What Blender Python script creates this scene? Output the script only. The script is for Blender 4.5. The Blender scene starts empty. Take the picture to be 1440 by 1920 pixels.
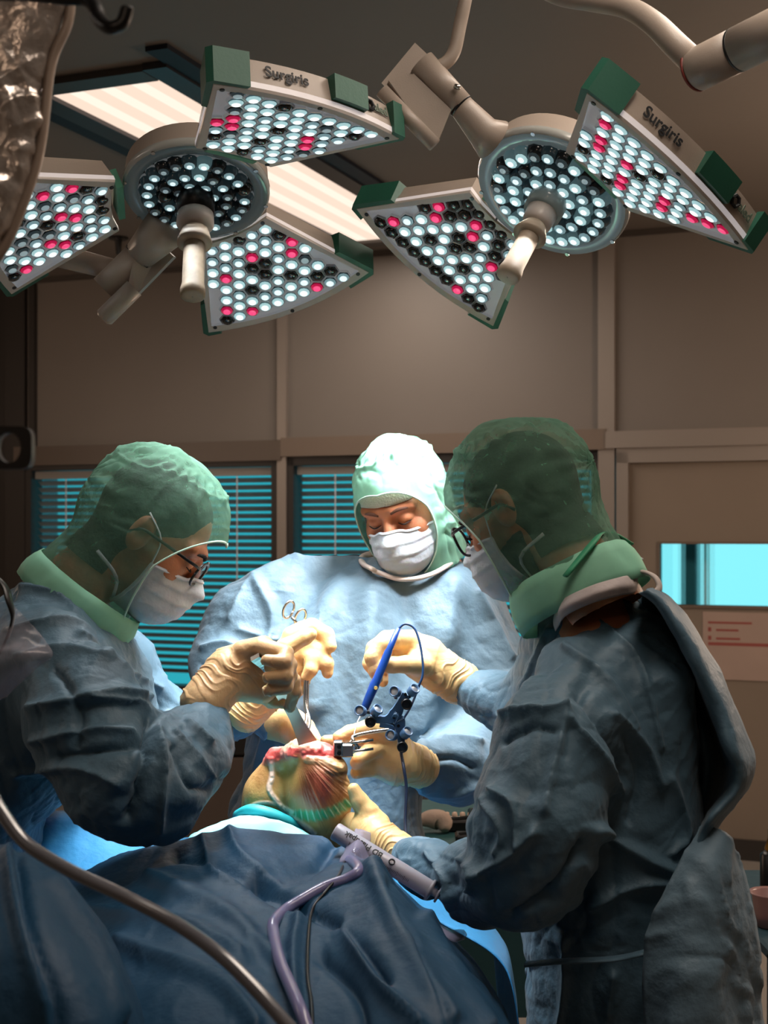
import bpy, math, random
import numpy as np
from mathutils import Vector, Matrix, Euler
from mathutils.bvhtree import BVHTree
random.seed(7); np.random.seed(7)
S = bpy.context.scene; COL = S.collection; PI = math.pi

# ---------------------------------------------------------------- camera, world, lights, exposure
F = 2600.0; EYE = 1.6                      # focal length in px of the 1440x1920 frame, eye height
cam = bpy.data.objects.new('camera', bpy.data.cameras.new('camera')); COL.objects.link(cam)
cam.location = (0, 0, EYE); cam.rotation_euler = (PI/2, 0, 0)
cam.data.sensor_fit = 'VERTICAL'; cam.data.sensor_height = 36; cam.data.lens = 36*F/1920
cam.data.shift_y = 40/1920; cam.data.clip_start = .05
cam.data.dof.use_dof = True; cam.data.dof.focus_distance = 2.35; cam.data.dof.aperture_fstop = 8.0
S.camera = cam
S.view_settings.view_transform = 'Standard'; S.view_settings.look = 'None'
S.view_settings.exposure = 0.0; S.view_settings.gamma = 1.0; S.view_settings.use_curve_mapping = False
S.cycles.use_denoising = True; S.cycles.max_bounces = 8; S.cycles.transparent_max_bounces = 16
S.cycles.sample_clamp_indirect = 6; S.cycles.caustics_reflective = False; S.cycles.caustics_refractive = False
W = bpy.data.worlds.new('world'); S.world = W; W.use_nodes = True
W.node_tree.nodes['Background'].inputs[0].default_value = (.35, .4, .45, 1)
W.node_tree.nodes['Background'].inputs[1].default_value = .05
SURGICAL_POWER = 240.0; CEILING_POWER = 2.9; GLOW_WINDOW = 1.25; ROOM_FIX = 22.0; FILL_GLOBE = 64.0

# ---------------------------------------------------------------- helpers
def P(px, py, Y): return np.array([(px-720)/F*Y, Y, EYE-(py-1000)/F*Y])
def nrm(v): v = np.asarray(v, float); return v/np.linalg.norm(v)
def lin(h):
    c = [int(h[i:i+2], 16)/255 for i in (0, 2, 4)]
    return tuple(x/12.92 if x < .04045 else ((x+.055)/1.055)**2.4 for x in c)
def tag(o, label=None, cat=None, group=None, kind=None):
    for k, v in (('label', label), ('category', cat), ('group', group), ('kind', kind)):
        if v: o[k] = v
    return o
def setpar(o, p):
    if p is not None:
        o.parent = p; o.matrix_parent_inverse = pm(p).inverted()
def pm(p):
    m = p.matrix_basis.copy()
    return m if p.parent is None else pm(p.parent) @ p.matrix_parent_inverse @ m
def link(name, me, parent=None, mtx=None):
    o = bpy.data.objects.new(name, me); COL.objects.link(o)
    if mtx is not None: o.matrix_basis = mtx
    setpar(o, parent); return o
def mk(name, V, Fc, mat, parent=None, smooth=True, midx=None):
    me = bpy.data.meshes.new(name)
    V = np.asarray(V, np.float64)
    if isinstance(Fc, np.ndarray):
        n = len(Fc); k = Fc.shape[1]
        me.vertices.add(len(V)); me.vertices.foreach_set('co', V.ravel())
        me.loops.add(n*k); me.loops.foreach_set('vertex_index', Fc.ravel().astype(np.int32))
        me.polygons.add(n); me.polygons.foreach_set('loop_start', np.arange(0, n*k, k, dtype=np.int32))
        me.update(calc_edges=True)
    else:
        me.from_pydata([tuple(v) for v in V], [], Fc); me.update()
    for m in (mat if isinstance(mat, (list, tuple)) else [mat]): me.materials.append(m)
    if midx is not None: me.polygons.foreach_set('material_index', np.asarray(midx, np.int32))
    me.polygons.foreach_set('use_smooth', np.full(len(me.polygons), bool(smooth)))
    me.validate()
    return link(name, me, parent)
def empty(name, loc, label=None, cat=None, group=None):
    o = bpy.data.objects.new(name, None); COL.objects.link(o); o.location = tuple(loc); o.empty_display_size = .05
    return tag(o, label, cat, group)
class MB:                                  # collects simple solids into one mesh
    def __init__(s): s.V = []; s.F = []; s.M = []
    def add(s, V, Fc, mi=0):
        b = len(s.V); s.V += [tuple(v) for v in V]; s.F += [tuple(int(i)+b for i in f) for f in Fc]; s.M += [mi]*len(Fc); return s
    def box(s, c, size, R=None, mi=0, bev=0):
        hx, hy, hz = [q/2 for q in size]; c = np.asarray(c, float)
        R = np.eye(3) if R is None else np.asarray(R)
        if bev <= 0:
            v = np.array([[x, y, z] for x in (-hx, hx) for y in (-hy, hy) for z in (-hz, hz)])
            f = [(0, 1, 3, 2), (4, 6, 7, 5), (0, 4, 5, 1), (2, 3, 7, 6), (0, 2, 6, 4), (1, 5, 7, 3)]
        else:                              # chamfered box: three quads per corner
            v = []; 
            for x in (-1, 1):
                for y in (-1, 1):
                    for z in (-1, 1):
                        v += [[x*(hx-bev), y*(hy-bev), z*hz], [x*(hx-bev), y*hy, z*(hz-bev)], [x*hx, y*(hy-bev), z*(hz-bev)]]
            v = np.array(v); from itertools import product
            f = hull_faces(v)
        return s.add(v @ R.T + c, f, mi)
    def prism(s, poly, d, mi=0):           # closed polygon (3-D points) extruded by vector d
        poly = np.asarray(poly, float); n = len(poly)
        V = np.vstack([poly, poly+np.asarray(d)])
        return s.add(V, [tuple(range(n))[::-1], tuple(range(n, 2*n))]+[(i, (i+1) % n, n+(i+1) % n, n+i) for i in range(n)], mi)
    def tube(s, pts, r, n=12, mi=0, caps=True, sub=1, squash=1.0):
        V, Fc = tube(pts, r, n, caps, sub, squash); return s.add(V, Fc, mi)
    def build(s, name, mat, parent=None, smooth=False): return mk(name, s.V, s.F, mat, parent, smooth, s.M)
def hull_faces(v):
    import bmesh
    bm = bmesh.new(); vs = [bm.verts.new(q) for q in v]; bm.verts.index_update()
    r = bmesh.ops.convex_hull(bm, input=vs); bmesh.ops.dissolve_limit(bm, angle_limit=.01, verts=bm.verts, edges=bm.edges)
    out = [tuple(int(np.argmin(((v-np.array(q.co))**2).sum(1))) for q in f.verts) for f in bm.faces]; bm.free(); return out
def catmull(pts, sub):
    p = np.asarray(pts, float)
    if sub <= 1 or len(p) < 3: return p
    q = np.vstack([2*p[0]-p[1], p, 2*p[-1]-p[-2]]); out = []
    for i in range(1, len(q)-2):
        for t in np.linspace(0, 1, sub, endpoint=False):
            a, b, c, d = q[i-1:i+3]
            out.append(.5*(2*b+(c-a)*t+(2*a-5*b+4*c-d)*t*t+(3*b-a-3*c+d)*t**3))
    return np.array(out+[p[-1]])
def tube(pts, r, n=12, caps=True, sub=1, squash=1.0):
    pts = np.asarray(pts, float); r = np.broadcast_to(np.asarray(r, float), (len(pts),))
    pr = catmull(np.column_stack([pts, r]), sub); p, r = pr[:, :3], pr[:, 3]
    T = np.gradient(p, axis=0); T /= np.linalg.norm(T, axis=1)[:, None]+1e-12
    up = np.array([0, 0, 1.]) if abs(T[0][2]) < .9 else np.array([1., 0, 0])
    u = nrm(np.cross(up, T[0])); V = []
    a = np.arange(n)*2*PI/n
    for i in range(len(p)):
        u = u-T[i]*(u@T[i]); u = u/np.linalg.norm(u); w = np.cross(T[i], u)
        V.append(p[i]+r[i]*(np.cos(a)[:, None]*u+squash*np.sin(a)[:, None]*w))
    V = np.vstack(V); m = len(p)
    Fc = [(i*n+j, i*n+(j+1) % n, (i+1)*n+(j+1) % n, (i+1)*n+j) for i in range(m-1) for j in range(n)]
    if caps: Fc += [tuple(range(n))[::-1], tuple(range((m-1)*n, m*n))]
    return V, Fc
def frame(n, up=(0, 0, 1)):                # matrix with z column = n
    z = nrm(n); x = np.cross(up, z); x = nrm(x) if np.linalg.norm(x) > 1e-4 else np.array([1., 0, 0])
    return np.stack([x, np.cross(z, x), z], 1)
def M4(R, t):
    m = np.eye(4); m[:3, :3] = R; m[:3, 3] = t; return Matrix(m.tolist())
def lathe(prof, n=24):                     # profile (r, z) pairs around +z
    a = np.arange(n)*2*PI/n; V = [(r*math.cos(t), r*math.sin(t), z) for r, z in prof for t in a]
    m = len(prof); Fc = [(i*n+j, i*n+(j+1) % n, (i+1)*n+(j+1) % n, (i+1)*n+j) for i in range(m-1) for j in range(n)]
    return np.array(V), Fc
# --- noise
def _h(i, j, k):
    n = (i*374761393+j*668265263+k*2147483647) & 0xffffffff
    n = ((n ^ (n >> 13))*1274126177) & 0xffffffff
    return ((n ^ (n >> 16)) & 0xffff)/32767.5-1
def vnoise(p):
    p = np.asarray(p); i = np.floor(p).astype(np.int64); f = p-i; f = f*f*f*(f*(f*6-15)+10)
    x, y, z = i[:, 0], i[:, 1], i[:, 2]; fx, fy, fz = f[:, 0], f[:, 1], f[:, 2]; o = 0
    for a in (0, 1):
        for b in (0, 1):
            for c in (0, 1):
                o = o+_h(x+a, y+b, z+c)*(fx if a else 1-fx)*(fy if b else 1-fy)*(fz if c else 1-fz)
    return o
def fbm(p, o=3): return sum(vnoise(p*2**k+17.3*k)/2**k for k in range(o))
def crease(p, sc, seed, nd=5, aniso=None):  # folded-paper relief: crisp ridges in patches
    rs = np.random.RandomState(seed); o = np.zeros(len(p))
    if aniso is not None: p = p*np.asarray(aniso)
    w = vnoise(p/(2.2*sc)+seed)
    for k in range(nd):
        d = nrm(rs.normal(size=3)); m = np.clip(vnoise(p/(1.7*sc)+seed+31*k)*2.2+.15, 0, 1)
        t = p@d/sc+1.1*w+rs.rand(); tri = np.abs(2*(t-np.floor(t))-1); o += m*(.62*tri+(1 if k % 2 else -1)*.7*np.exp(-tri*7.5))
    return o/nd-.25
# --- implicit surfaces
def seg(p, a, b, ra, rb):
    a = np.asarray(a); ab = np.asarray(b)-a; t = np.clip((p-a)@ab/(ab@ab+1e-12), 0, 1)
    return np.linalg.norm(p-a-t[:, None]*ab, axis=1)-(ra+(rb-ra)*t)
def ell(p, c, r, R=None):
    q = p-np.asarray(c)
    if R is not None: q = q@R
    r = np.asarray(r); k0 = np.linalg.norm(q/r, axis=1); k1 = np.linalg.norm(q/(r*r), axis=1)+1e-9
    return k0*(k0-1)/k1
def smin(a, b, k): h = np.clip(.5+.5*(b-a)/k, 0, 1); return b+(a-b)*h-k*h*(1-h)
def smax(a, b, k): return -smin(-a, -b, k)
def chain(p, pts, k=.01):
    d = None
    for (a, ra), (b, rb) in zip(pts[:-1], pts[1:]):
        s = seg(p, a, b, ra, rb); d = s if d is None else smin(d, s, k)
    return d
def nets(fn, lo, hi, h):
    lo = np.asarray(lo, float); n = np.ceil((np.asarray(hi)-lo)/h).astype(int)+1
    ax = [lo[i]+h*np.arange(n[i]) for i in range(3)]
    g = np.stack(np.meshgrid(*ax, indexing='ij'), -1).reshape(-1, 3)
    D = np.empty(len(g))
    for s in range(0, len(g), 400000): D[s:s+400000] = fn(g[s:s+400000])
    D = D.reshape(n); ins = D < 0
    c = np.stack([ins[i:n[0]-1+i, j:n[1]-1+j, k:n[2]-1+k] for i in (0, 1) for j in (0, 1) for k in (0, 1)])
    act = c.any(0) & ~c.all(0); idx = -np.ones(act.shape, int); A = np.argwhere(act); idx[act] = np.arange(len(A))
    acc = np.zeros((len(A), 3)); cnt = np.zeros(len(A)); cor = [(i, j, k) for i in (0, 1) for j in (0, 1) for k in (0, 1)]
    for u in range(8):
        for v in range(u+1, 8):
            cu, cv = np.array(cor[u]), np.array(cor[v])
            if np.abs(cu-cv).sum() != 1: continue
            du = D[tuple((A+cu).T)]; dv = D[tuple((A+cv).T)]; m = (du < 0) != (dv < 0)
            t = du[m]/(du[m]-dv[m]); acc[m] += cu+(cv-cu)*t[:, None]; cnt[m] += 1
    V = lo+h*(A+acc/cnt[:, None]); Q = []
    for d in range(3):
        e = [(1, 0, 0), (0, 1, 0), (0, 0, 1)][d]; sl0 = [slice(1, n[i]-1) for i in range(3)]; sl0[d] = slice(0, n[d]-1)
        sl1 = list(sl0); sl1[d] = slice(1, n[d]); a = ins[tuple(sl0)]; b = ins[tuple(sl1)]
        X = np.argwhere(a != b); fl = a[a != b]; X = X+np.array([0 if i == d else 1 for i in range(3)])
        o1, o2 = [np.eye(3, dtype=int)[i] for i in range(3) if i != d]
        q = np.stack([idx[tuple((X-o1-o2).T)], idx[tuple((X-o2).T)], idx[tuple(X.T)], idx[tuple((X-o1).T)]], 1)
        if d == 1: fl = ~fl
        q[~fl] = q[~fl][:, ::-1]; Q.append(q)
    return V, np.vstack(Q)
def smooth_v(V, Q, it, f=.5):
    E = np.vstack([Q[:, [i, (i+1) % 4]] for i in range(4)]); E = np.vstack([E, E[:, ::-1]])
    deg = np.bincount(E[:, 0], minlength=len(V))[:, None]+1e-9
    for _ in range(it):
        s = np.stack([np.bincount(E[:, 0], weights=V[E[:, 1], k], minlength=len(V)) for k in range(3)], 1)
        V = V+f*(s/deg-V)
    return V
def subdiv(V, Q):
    n = len(V); E = np.sort(np.vstack([Q[:, [i, (i+1) % 4]] for i in range(4)]), 1); u, inv = np.unique(E[:, 0]*n+E[:, 1], return_inverse=True); m = len(Q)
    e = [n+inv[i*m:(i+1)*m] for i in range(4)]; f = n+len(u)+np.arange(m)
    V2 = np.vstack([V, (V[u//n]+V[u % n])/2, V[Q].mean(1)])
    return V2, np.vstack([np.stack([Q[:, i], e[i], f, e[i-1]], 1) for i in range(4)])
def normals(V, Q):
    fn = np.cross(V[Q[:, 2]]-V[Q[:, 0]], V[Q[:, 3]]-V[Q[:, 1]])
    N = np.stack([sum(np.bincount(Q[:, i], weights=fn[:, k], minlength=len(V)) for i in range(4)) for k in range(3)], 1)
    return N/(np.linalg.norm(N, axis=1)[:, None]+1e-12)
def topx(V): return np.stack([720+F*V[:, 0]/V[:, 1], 1000-F*(V[:, 2]-EYE)/V[:, 1]], 1)
def folds(V, N, L, facing=True):            # modelled creases: polyline (frame px), width px, height mm (+ridge / -valley), soft?
    q = topx(V); d = np.zeros(len(V))
    m = np.clip(-N[:, 1]*3+.3, 0, 1) if facing else 1
    for pts, w, h, *soft in L:
        pts = np.asarray(pts, float); best = np.full(len(V), 1e9)
        if len(pts) > 2: pts = catmull(pts, 4)
        for a, b in zip(pts[:-1], pts[1:]):
            ab = b-a; t = np.clip((q-a)@ab/(ab@ab), 0, 1); best = np.minimum(best, np.linalg.norm(q-a-t[:, None]*ab, axis=1))
        d += h/1000*(np.exp(-(best/w)**2) if soft else np.exp(-(best/w)**1.2))
    return d*m
# --- materials
def nd(t, ty, **kw):
    n = t.nodes.new(ty)
    for k, v in kw.items(): setattr(n, k, v)
    return n
def mat(name, col, rough=.6, metal=0., bump=0., bscale=60., var=0., vscale=8., emit=None, estr=0., sss=0., sheen=0., coat=0., spec=None, alpha=None, trans=0., attr=None, stretch=None):
    m = bpy.data.materials.new(name); m.use_nodes = True; t = m.node_tree; b = t.nodes['Principled BSDF']
    c = lin(col) if isinstance(col, str) else col
    b.inputs['Base Color'].default_value = (*c, 1); b.inputs['Roughness'].default_value = rough; b.inputs['Metallic'].default_value = metal
    if spec is not None: b.inputs['Specular IOR Level'].default_value = spec
    if sss: b.inputs['Subsurface Weight'].default_value = sss; b.inputs['Subsurface Scale'].default_value = .01
    if sheen: b.inputs['Sheen Weight'].default_value = sheen
    if coat: b.inputs['Coat Weight'].default_value = coat; b.inputs['Coat Roughness'].default_value = .15
    if trans: b.inputs['Transmission Weight'].default_value = trans
    if alpha is not None: b.inputs['Alpha'].default_value = alpha
    if emit: b.inputs['Emission Color'].default_value = (*lin(emit), 1); b.inputs['Emission Strength'].default_value = estr
    tc = nd(t, 'ShaderNodeTexCoord'); src = tc.outputs['Object']
    if stretch:
        mp = nd(t, 'ShaderNodeMapping'); mp.inputs['Scale'].default_value = stretch; t.links.new(src, mp.inputs[0]); src = mp.outputs[0]
    base = None
    if attr:
        a = nd(t, 'ShaderNodeAttribute', attribute_name=attr); base = a.outputs['Color']; t.links.new(base, b.inputs['Base Color'])
    if var:
        n = nd(t, 'ShaderNodeTexNoise'); n.inputs['Scale'].default_value = vscale; n.inputs['Detail'].default_value = 5
        t.links.new(src, n.inputs['Vector'])
        mr = nd(t, 'ShaderNodeMapRange'); mr.inputs['From Min'].default_value = .3; mr.inputs['From Max'].default_value = .7
        mr.inputs['To Min'].default_value = 1-var; mr.inputs['To Max'].default_value = 1+var; t.links.new(n.outputs['Fac'], mr.inputs['Value'])
        mx = nd(t, 'ShaderNodeMix', data_type='RGBA', blend_type='MULTIPLY'); mx.inputs['Factor'].default_value = 1
        mx.inputs['A'].default_value = (*c, 1)
        if base: t.links.new(base, mx.inputs['A'])
        t.links.new(mr.outputs[0], mx.inputs['B']); t.links.new(mx.outputs['Result'], b.inputs['Base Color'])
    if bump:
        n = nd(t, 'ShaderNodeTexNoise'); n.inputs['Scale'].default_value = bscale; n.inputs['Detail'].default_value = 6
        t.links.new(src, n.inputs['Vector'])
        bp = nd(t, 'ShaderNodeBump'); bp.inputs['Strength'].default_value = bump; bp.inputs['Distance'].default_value = .01
        t.links.new(n.outputs['Fac'], bp.inputs['Height']); t.links.new(bp.outputs[0], b.inputs['Normal'])
    return m
def film(name, col, fac, rough=.5, tl=.5, edge=.35, nscale=30, nvar=.2):  # thin see-through sheet: nonwoven or plastic
    m = bpy.data.materials.new(name); m.use_nodes = True; t = m.node_tree; t.nodes.clear()
    out = nd(t, 'ShaderNodeOutputMaterial'); mix = nd(t, 'ShaderNodeMixShader'); tr = nd(t, 'ShaderNodeBsdfTransparent')
    pr = nd(t, 'ShaderNodeBsdfPrincipled'); pr.inputs['Base Color'].default_value = (*lin(col), 1); pr.inputs['Roughness'].default_value = rough
    tl_ = nd(t, 'ShaderNodeBsdfTranslucent'); tl_.inputs[0].default_value = (*lin(col), 1); m2 = nd(t, 'ShaderNodeMixShader'); m2.inputs[0].default_value = tl
    lw = nd(t, 'ShaderNodeLayerWeight'); lw.inputs[0].default_value = .35
    tc = nd(t, 'ShaderNodeTexCoord'); n = nd(t, 'ShaderNodeTexNoise'); n.inputs['Scale'].default_value = nscale; n.inputs['Detail'].default_value = 6
    t.links.new(tc.outputs['Object'], n.inputs['Vector'])
    a = nd(t, 'ShaderNodeMath', operation='MULTIPLY_ADD'); a.inputs[1].default_value = edge; a.inputs[2].default_value = fac-nvar/2
    t.links.new(lw.outputs['Facing'], a.inputs[0])
    b = nd(t, 'ShaderNodeMath', operation='MULTIPLY_ADD', use_clamp=True); b.inputs[1].default_value = nvar
    t.links.new(n.outputs['Fac'], b.inputs[0]); t.links.new(a.outputs[0], b.inputs[2])
    t.links.new(pr.outputs[0], m2.inputs[1]); t.links.new(tl_.outputs[0], m2.inputs[2])
    t.links.new(b.outputs[0], mix.inputs[0]); t.links.new(tr.outputs[0], mix.inputs[1]); t.links.new(m2.outputs[0], mix.inputs[2])
    t.links.new(mix.outputs[0], out.inputs[0]); return m
def glow(name, col, s):
    m = bpy.data.materials.new(name); m.use_nodes = True; t = m.node_tree; t.nodes.clear()
    o = nd(t, 'ShaderNodeOutputMaterial'); e = nd(t, 'ShaderNodeEmission'); e.inputs[0].default_value = (*lin(col), 1); e.inputs[1].default_value = s
    t.links.new(e.outputs[0], o.inputs[0]); return m
GOWN = mat('gown cloth', '5f7888', .6, bump=.3, bscale=55, var=.06, vscale=5, sheen=.08)
GOWN_SHADE = mat('gown cloth shaded', '456273', .58, bump=.3, bscale=55, var=.06, vscale=5, sheen=.08)  # same fabric as the lit gown, darkened for the shaded backs
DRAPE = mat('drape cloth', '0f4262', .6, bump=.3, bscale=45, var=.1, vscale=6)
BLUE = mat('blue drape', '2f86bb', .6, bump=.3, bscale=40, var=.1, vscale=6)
TEALW = mat('pale teal drape', '86d3dc', .6, bump=.3, bscale=50, var=.15, vscale=14)
GLOVE = mat('latex glove', 'd6b078', .42, bump=.12, bscale=90, var=.05, vscale=20, sss=.12)
GLOVED = mat('latex glove lightened', 'dcb384', .42, bump=.12, bscale=90, var=.06, vscale=20, sss=.12)  # same latex, lightened to lift the shadowed hand
SKIN = mat('skin', 'b97654', .5, bump=.12, bscale=120, var=.1, vscale=25, sss=.15)
HAIR = mat('dark hair', '14100e', .8, bump=.5, bscale=150)
MASK = mat('mask cloth', 'c9cdd4', .7, bump=.2, bscale=120, sss=.1)
HOOD = film('green hood nonwoven', '69977f', .46, .85, .4, .45, 40, .5)
HOODM = film('pale green hood nonwoven', '95d3b6', .84, .7, .25, .2, 30, .3)
BEIGE = mat('lamp housing paint', 'a3968a', .38, bump=.05, bscale=400)
FRAMEP = mat('lamp frame plastic', 'cfc4bc', .35)
GREEN = mat('green rubber', '1f5a48', .5, bump=.05, bscale=200)
PLATE = mat('lamp clear plate', 'b4b0b6', .18, coat=.5, emit='d8dee2', estr=.13)  # weak glow stands in for lens and bounce light on the plate
STRIP = mat('lamp light strip', 'd8d0cc', .3, emit='e8e0e2', estr=.35)
BLACK = mat('black plastic', '08090b', .35)
STEEL = mat('steel', 'b8b4ae', .22, metal=1.)
NAVY = mat('navy instrument plastic', '1c3d66', .35)
TRACK = mat('slate instrument plastic', '3f5c7c', .38)
INK = mat('ink', '14171c', .6)
WALL = mat('wall panel', '787069', .5, bump=.03, bscale=30, var=.05, vscale=1.2)
WALLR = mat('door paint', '7d7063', .5, var=.06, vscale=2)
ALU = mat('aluminium trim', '948a82', .4, metal=.3)
DARKT = mat('dark window frame', '2e2926', .5)
CEIL = mat('ceiling panel', '787069', .45, bump=.04, bscale=20, var=.05, vscale=1)

# ---------------------------------------------------------------- room shell
WN = nrm((.368, .930, 0)); WD = nrm((.930, -.368, 0)); W0 = np.array([0, 7.5, 0.]); HC = 3.13
UP = np.array([0, 0, 1.])
def wpt(px, py, off=0.):                   # point of the back wall seen through a pixel, moved off towards the room
    d = np.array([(px-720)/F, 1, (1000-py)/F]); s = (W0@WN-off)/(d@WN); return d*s+np.array([0, 0, EYE])
def wbox(px0, px1, z0, z1, d0, d1, name, m, parent=None):   # box on the wall between depths d0..d1 in front of it
    a = wpt(px0, 1000); b = wpt(px1, 1000); a[2] = z0; b[2] = z0; h = np.array([0, 0, z1-z0])
    q = [a-WN*d0, b-WN*d0, b-WN*d1, a-WN*d1]
    return MB().prism(q, h).build(name, m, parent)
def wz(px, py): return wpt(px, py)[2]
Rw = np.stack([WD, WN, UP], 1)
def wl(s, t): return W0+WD*s+WN*t          # room coordinates: s along the back wall, t into the wall
def sbox(s0, s1, t0, t1, z0, z1, name, m, parent=None):
    c = wl((s0+s1)/2, (t0+t1)/2)+UP*(z0+z1)/2
    return MB().box(c, (s1-s0, t1-t0, z1-z0), Rw).build(name, m, parent)
tag(sbox(-4.5, 6.5, -8.6, .3, -.1, 0, 'floor', mat('floor vinyl', '8f8880', .35, var=.08, vscale=3)), kind='structure')
tag(sbox(-4.5, 6.5, -8.6, .3, HC, HC+.1, 'ceiling', CEIL), kind='structure')
tag(sbox(-4.5, -4.4, -8.6, .3, 0, HC, 'wall_left', WALL), kind='structure')
tag(sbox(6.4, 6.5, -8.6, .3, 0, HC, 'wall_right', WALL), kind='structure')
tag(sbox(-4.5, 6.5, -8.6, -8.5, 0, HC, 'wall_front', WALL), kind='structure')
def sof(px): p = wpt(px, 1000); return float((p-W0)@WD)
S_L, S_A, S_B, S_C, S_D = sof(33), sof(532), sof(1139), sof(1160), sof(1620)
ZR0, ZR1 = wz(300, 862), wz(300, 838)      # rail above the windows
zs = wz(300, 1300)
wall = tag(empty('wall_back', wl(0, 0)), kind='structure')
sbox(-4.4, S_C, 0, .12, 0, zs, 'lower_panel', mat('lower wall panel', '4a443f', .5), wall)
sbox(-4.4, S_L, 0, .12, zs, HC, 'upper_panel', DARKT, wall)
sbox(S_L, S_A-.02, .0, .12, ZR0, HC, 'upper_panel', WALL, wall)
sbox(S_A+.02, S_B-.03, .0, .12, ZR0, HC, 'upper_panel', WALL, wall)
ZD = wz(1290, 838)
sbox(S_B+.03, 6.4, .0, .12, ZD-.03, HC, 'upper_panel', WALL, wall)
sbox(S_D+.06, 6.4, .0, .12, 0, ZD+.09, 'side_panel', WALL, wall)
for k, (s_, w_, z0) in enumerate(((S_A, .028, 0), (S_B, .042, 0), (S_L, .07, 0), (S_L+.12, .02, ZR1))):
    tag(sbox(s_-w_, s_+w_, -.03, .1, z0, HC, f'trim_{k+1}', (ALU, ALU, DARKT, DARKT)[k]), kind='structure')
tag(sbox(S_L, S_A, -.04, .02, ZR0-.02, ZR1+.02, 'trim_5', mat('rail brown', '5d5148', .45)), kind='structure')
tag(sbox(S_A, S_B, -.04, .02, ZR0+.0, ZR1+.03, 'trim_6', mat('rail brown light', '75665a', .45)), kind='structure')
tag(sbox(S_B, S_D, -.05, .02, ZD+.0, ZD+.085, 'trim_7', ALU), kind='structure')
tag(sbox(-4.4, 6.4, -.02, .03, HC-.03, HC, 'trim_8', mat('ceiling joint', '453e39', .5)), kind='structure')
tag(sbox(-4.4, 6.4, -.02, .0, 0, .1, 'baseboard_back', DARKT), kind='structure')
SKYG = glow('lit corridor', '38c4d6', GLOW_WINDOW*.62)
SLAT = mat('blind slat', '8a9498', .45)
glass = mat('window glass', 'd8f0f2', .02, trans=1., alpha=.25)
for k, (s0, s1) in enumerate(((S_L+.07, S_A-.028), (S_A+.028, S_B-.04))):
    w = tag(empty(f'window_{k+1}', wl((s0+s1)/2, 0)), kind='structure')
    for a, b, c, d in ((s0, s0+.04, zs, ZR0), (s1-.04, s1, zs, ZR0)): sbox(a, b, -.02, .1, c, d, 'frame_post', DARKT, w)
    sbox(s0, s1, -.02, .1, zs, zs+.05, 'window_sill', DARKT, w); sbox(s0, s1, -.02, .1, ZR0-.05, ZR0, 'head_frame', DARKT, w)
    sbox(s0+.04, s1-.04, .085, .09, zs+.05, ZR0-.05, 'pane', glass, w)
    bl = empty('window_blind', wl((s0+s1)/2, .03)+UP*(ZR0-.06), ('grey slatted blind in the window behind the surgeon in profile at the left', 'grey slatted blind in the window behind the middle surgeon')[k], 'blind', 'slatted window blinds')
    sbox(s0+.05, s1-.05, .01, .05, ZR0-.1, ZR0-.055, 'head_rail', mat('head rail', '8a8580', .4), bl)
    n = int((ZR0-.11-zs-.09)/.0405); tilt = Matrix.Rotation(math.radians(-38), 3, 'X')
    Rt = Rw@np.array(tilt); ref = None; L = s1-s0-.12
    for i in range(n):
        z = ZR0-.125-i*.0405; c = wl((s0+s1)/2, .035)+UP*z
        if ref is None:
            y = np.linspace(-.021, .021, 5); v = [(x, q, .004*(1-(q/.021)**2)+t) for t in (0, .0012) for x in (-L/2, L/2) for q in y]
            f = [(i_, i_+1, i_+6, i_+5) for i_ in range(4)]+[(10+i_, 15+i_, 16+i_, 11+i_) for i_ in range(4)]
            o = mk('slat', v, f, SLAT, None, True); ref = o.data; o.matrix_basis = M4(Rt, c); setpar(o, bl)
        else: o = link('slat', ref, bl, None); o.matrix_basis = M4(Rt, c); setpar(o, bl)
    for q in (.16, .84):
        p = wl(s0+(s1-s0)*q, .01); MB().tube([p+UP*(ZR0-.1), p+UP*(zs+.08)], .004, 6).build('lift_cord', MASK, bl)
    ex = tag(sbox(s0-.2, s1+.2, .6, .65, zs-.3, ZR0+.1, 'corridor_glow', SKYG), kind='structure')
# door with a lit viewing window
dr = tag(empty('door_1', wl((S_C+S_D)/2, 0)), kind='structure')
for a, b, c, d in ((S_C-.005, S_C+.055, 0, ZD-.02), (S_D, S_D+.06, 0, ZD-.02), (S_C-.005, S_D+.06, ZD-.075, ZD+.004)):
    sbox(a, b, -.035, .08, c, d, 'door_frame', ALU, dr)
sd0, sd1 = S_C+.05, S_D+.005; zd1 = ZD-.07; wz0, wz1 = wz(1330, 1135), wz(1330, 1020); sw0, sw1 = sof(1237), S_D-.12
for a, b, c, d in ((sd0, sw0, 0, zd1), (sw1, sd1, 0, zd1), (sw0, sw1, 0, wz0), (sw0, sw1, wz1, zd1)):
    sbox(a, b, .0, .045, c, d, 'leaf_panel', WALLR, dr)
for a, b, c, d in ((sw0-.012, sw1+.012, wz0-.015, wz0), (sw0-.012, sw1+.012, wz1, wz1+.012), (sw0-.012, sw0, wz0, wz1)):
    sbox(a, b, -.008, .05, c, d, 'pane_bead', mat('bead', '6a5c50', .4), dr)
sbox(sw0, sw1, .02, .026, wz0, wz1, 'pane', glass, dr)
sbox(sof(1195), sof(1204), -.06, .0, .98, 1.1, 'handle', STEEL, dr)
LITR = glow('lit room beyond', '8beef8', 1.15)
tag(sbox(sw0-.6, sw1+.4, .75, .8, wz0-.6, wz1+.6, 'far_room_glow', LITR), kind='structure')
tag(sbox(sof(1258), sof(1290), .3, .4, 0, HC, 'far_door_post', mat('far post', '2a7f92', .5)), kind='structure')
tag(sbox(sof(1303), sof(1308), .3, .4, 0, HC, 'far_post_edge', mat('far post edge', 'c8b8a8', .5)), kind='structure')
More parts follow.
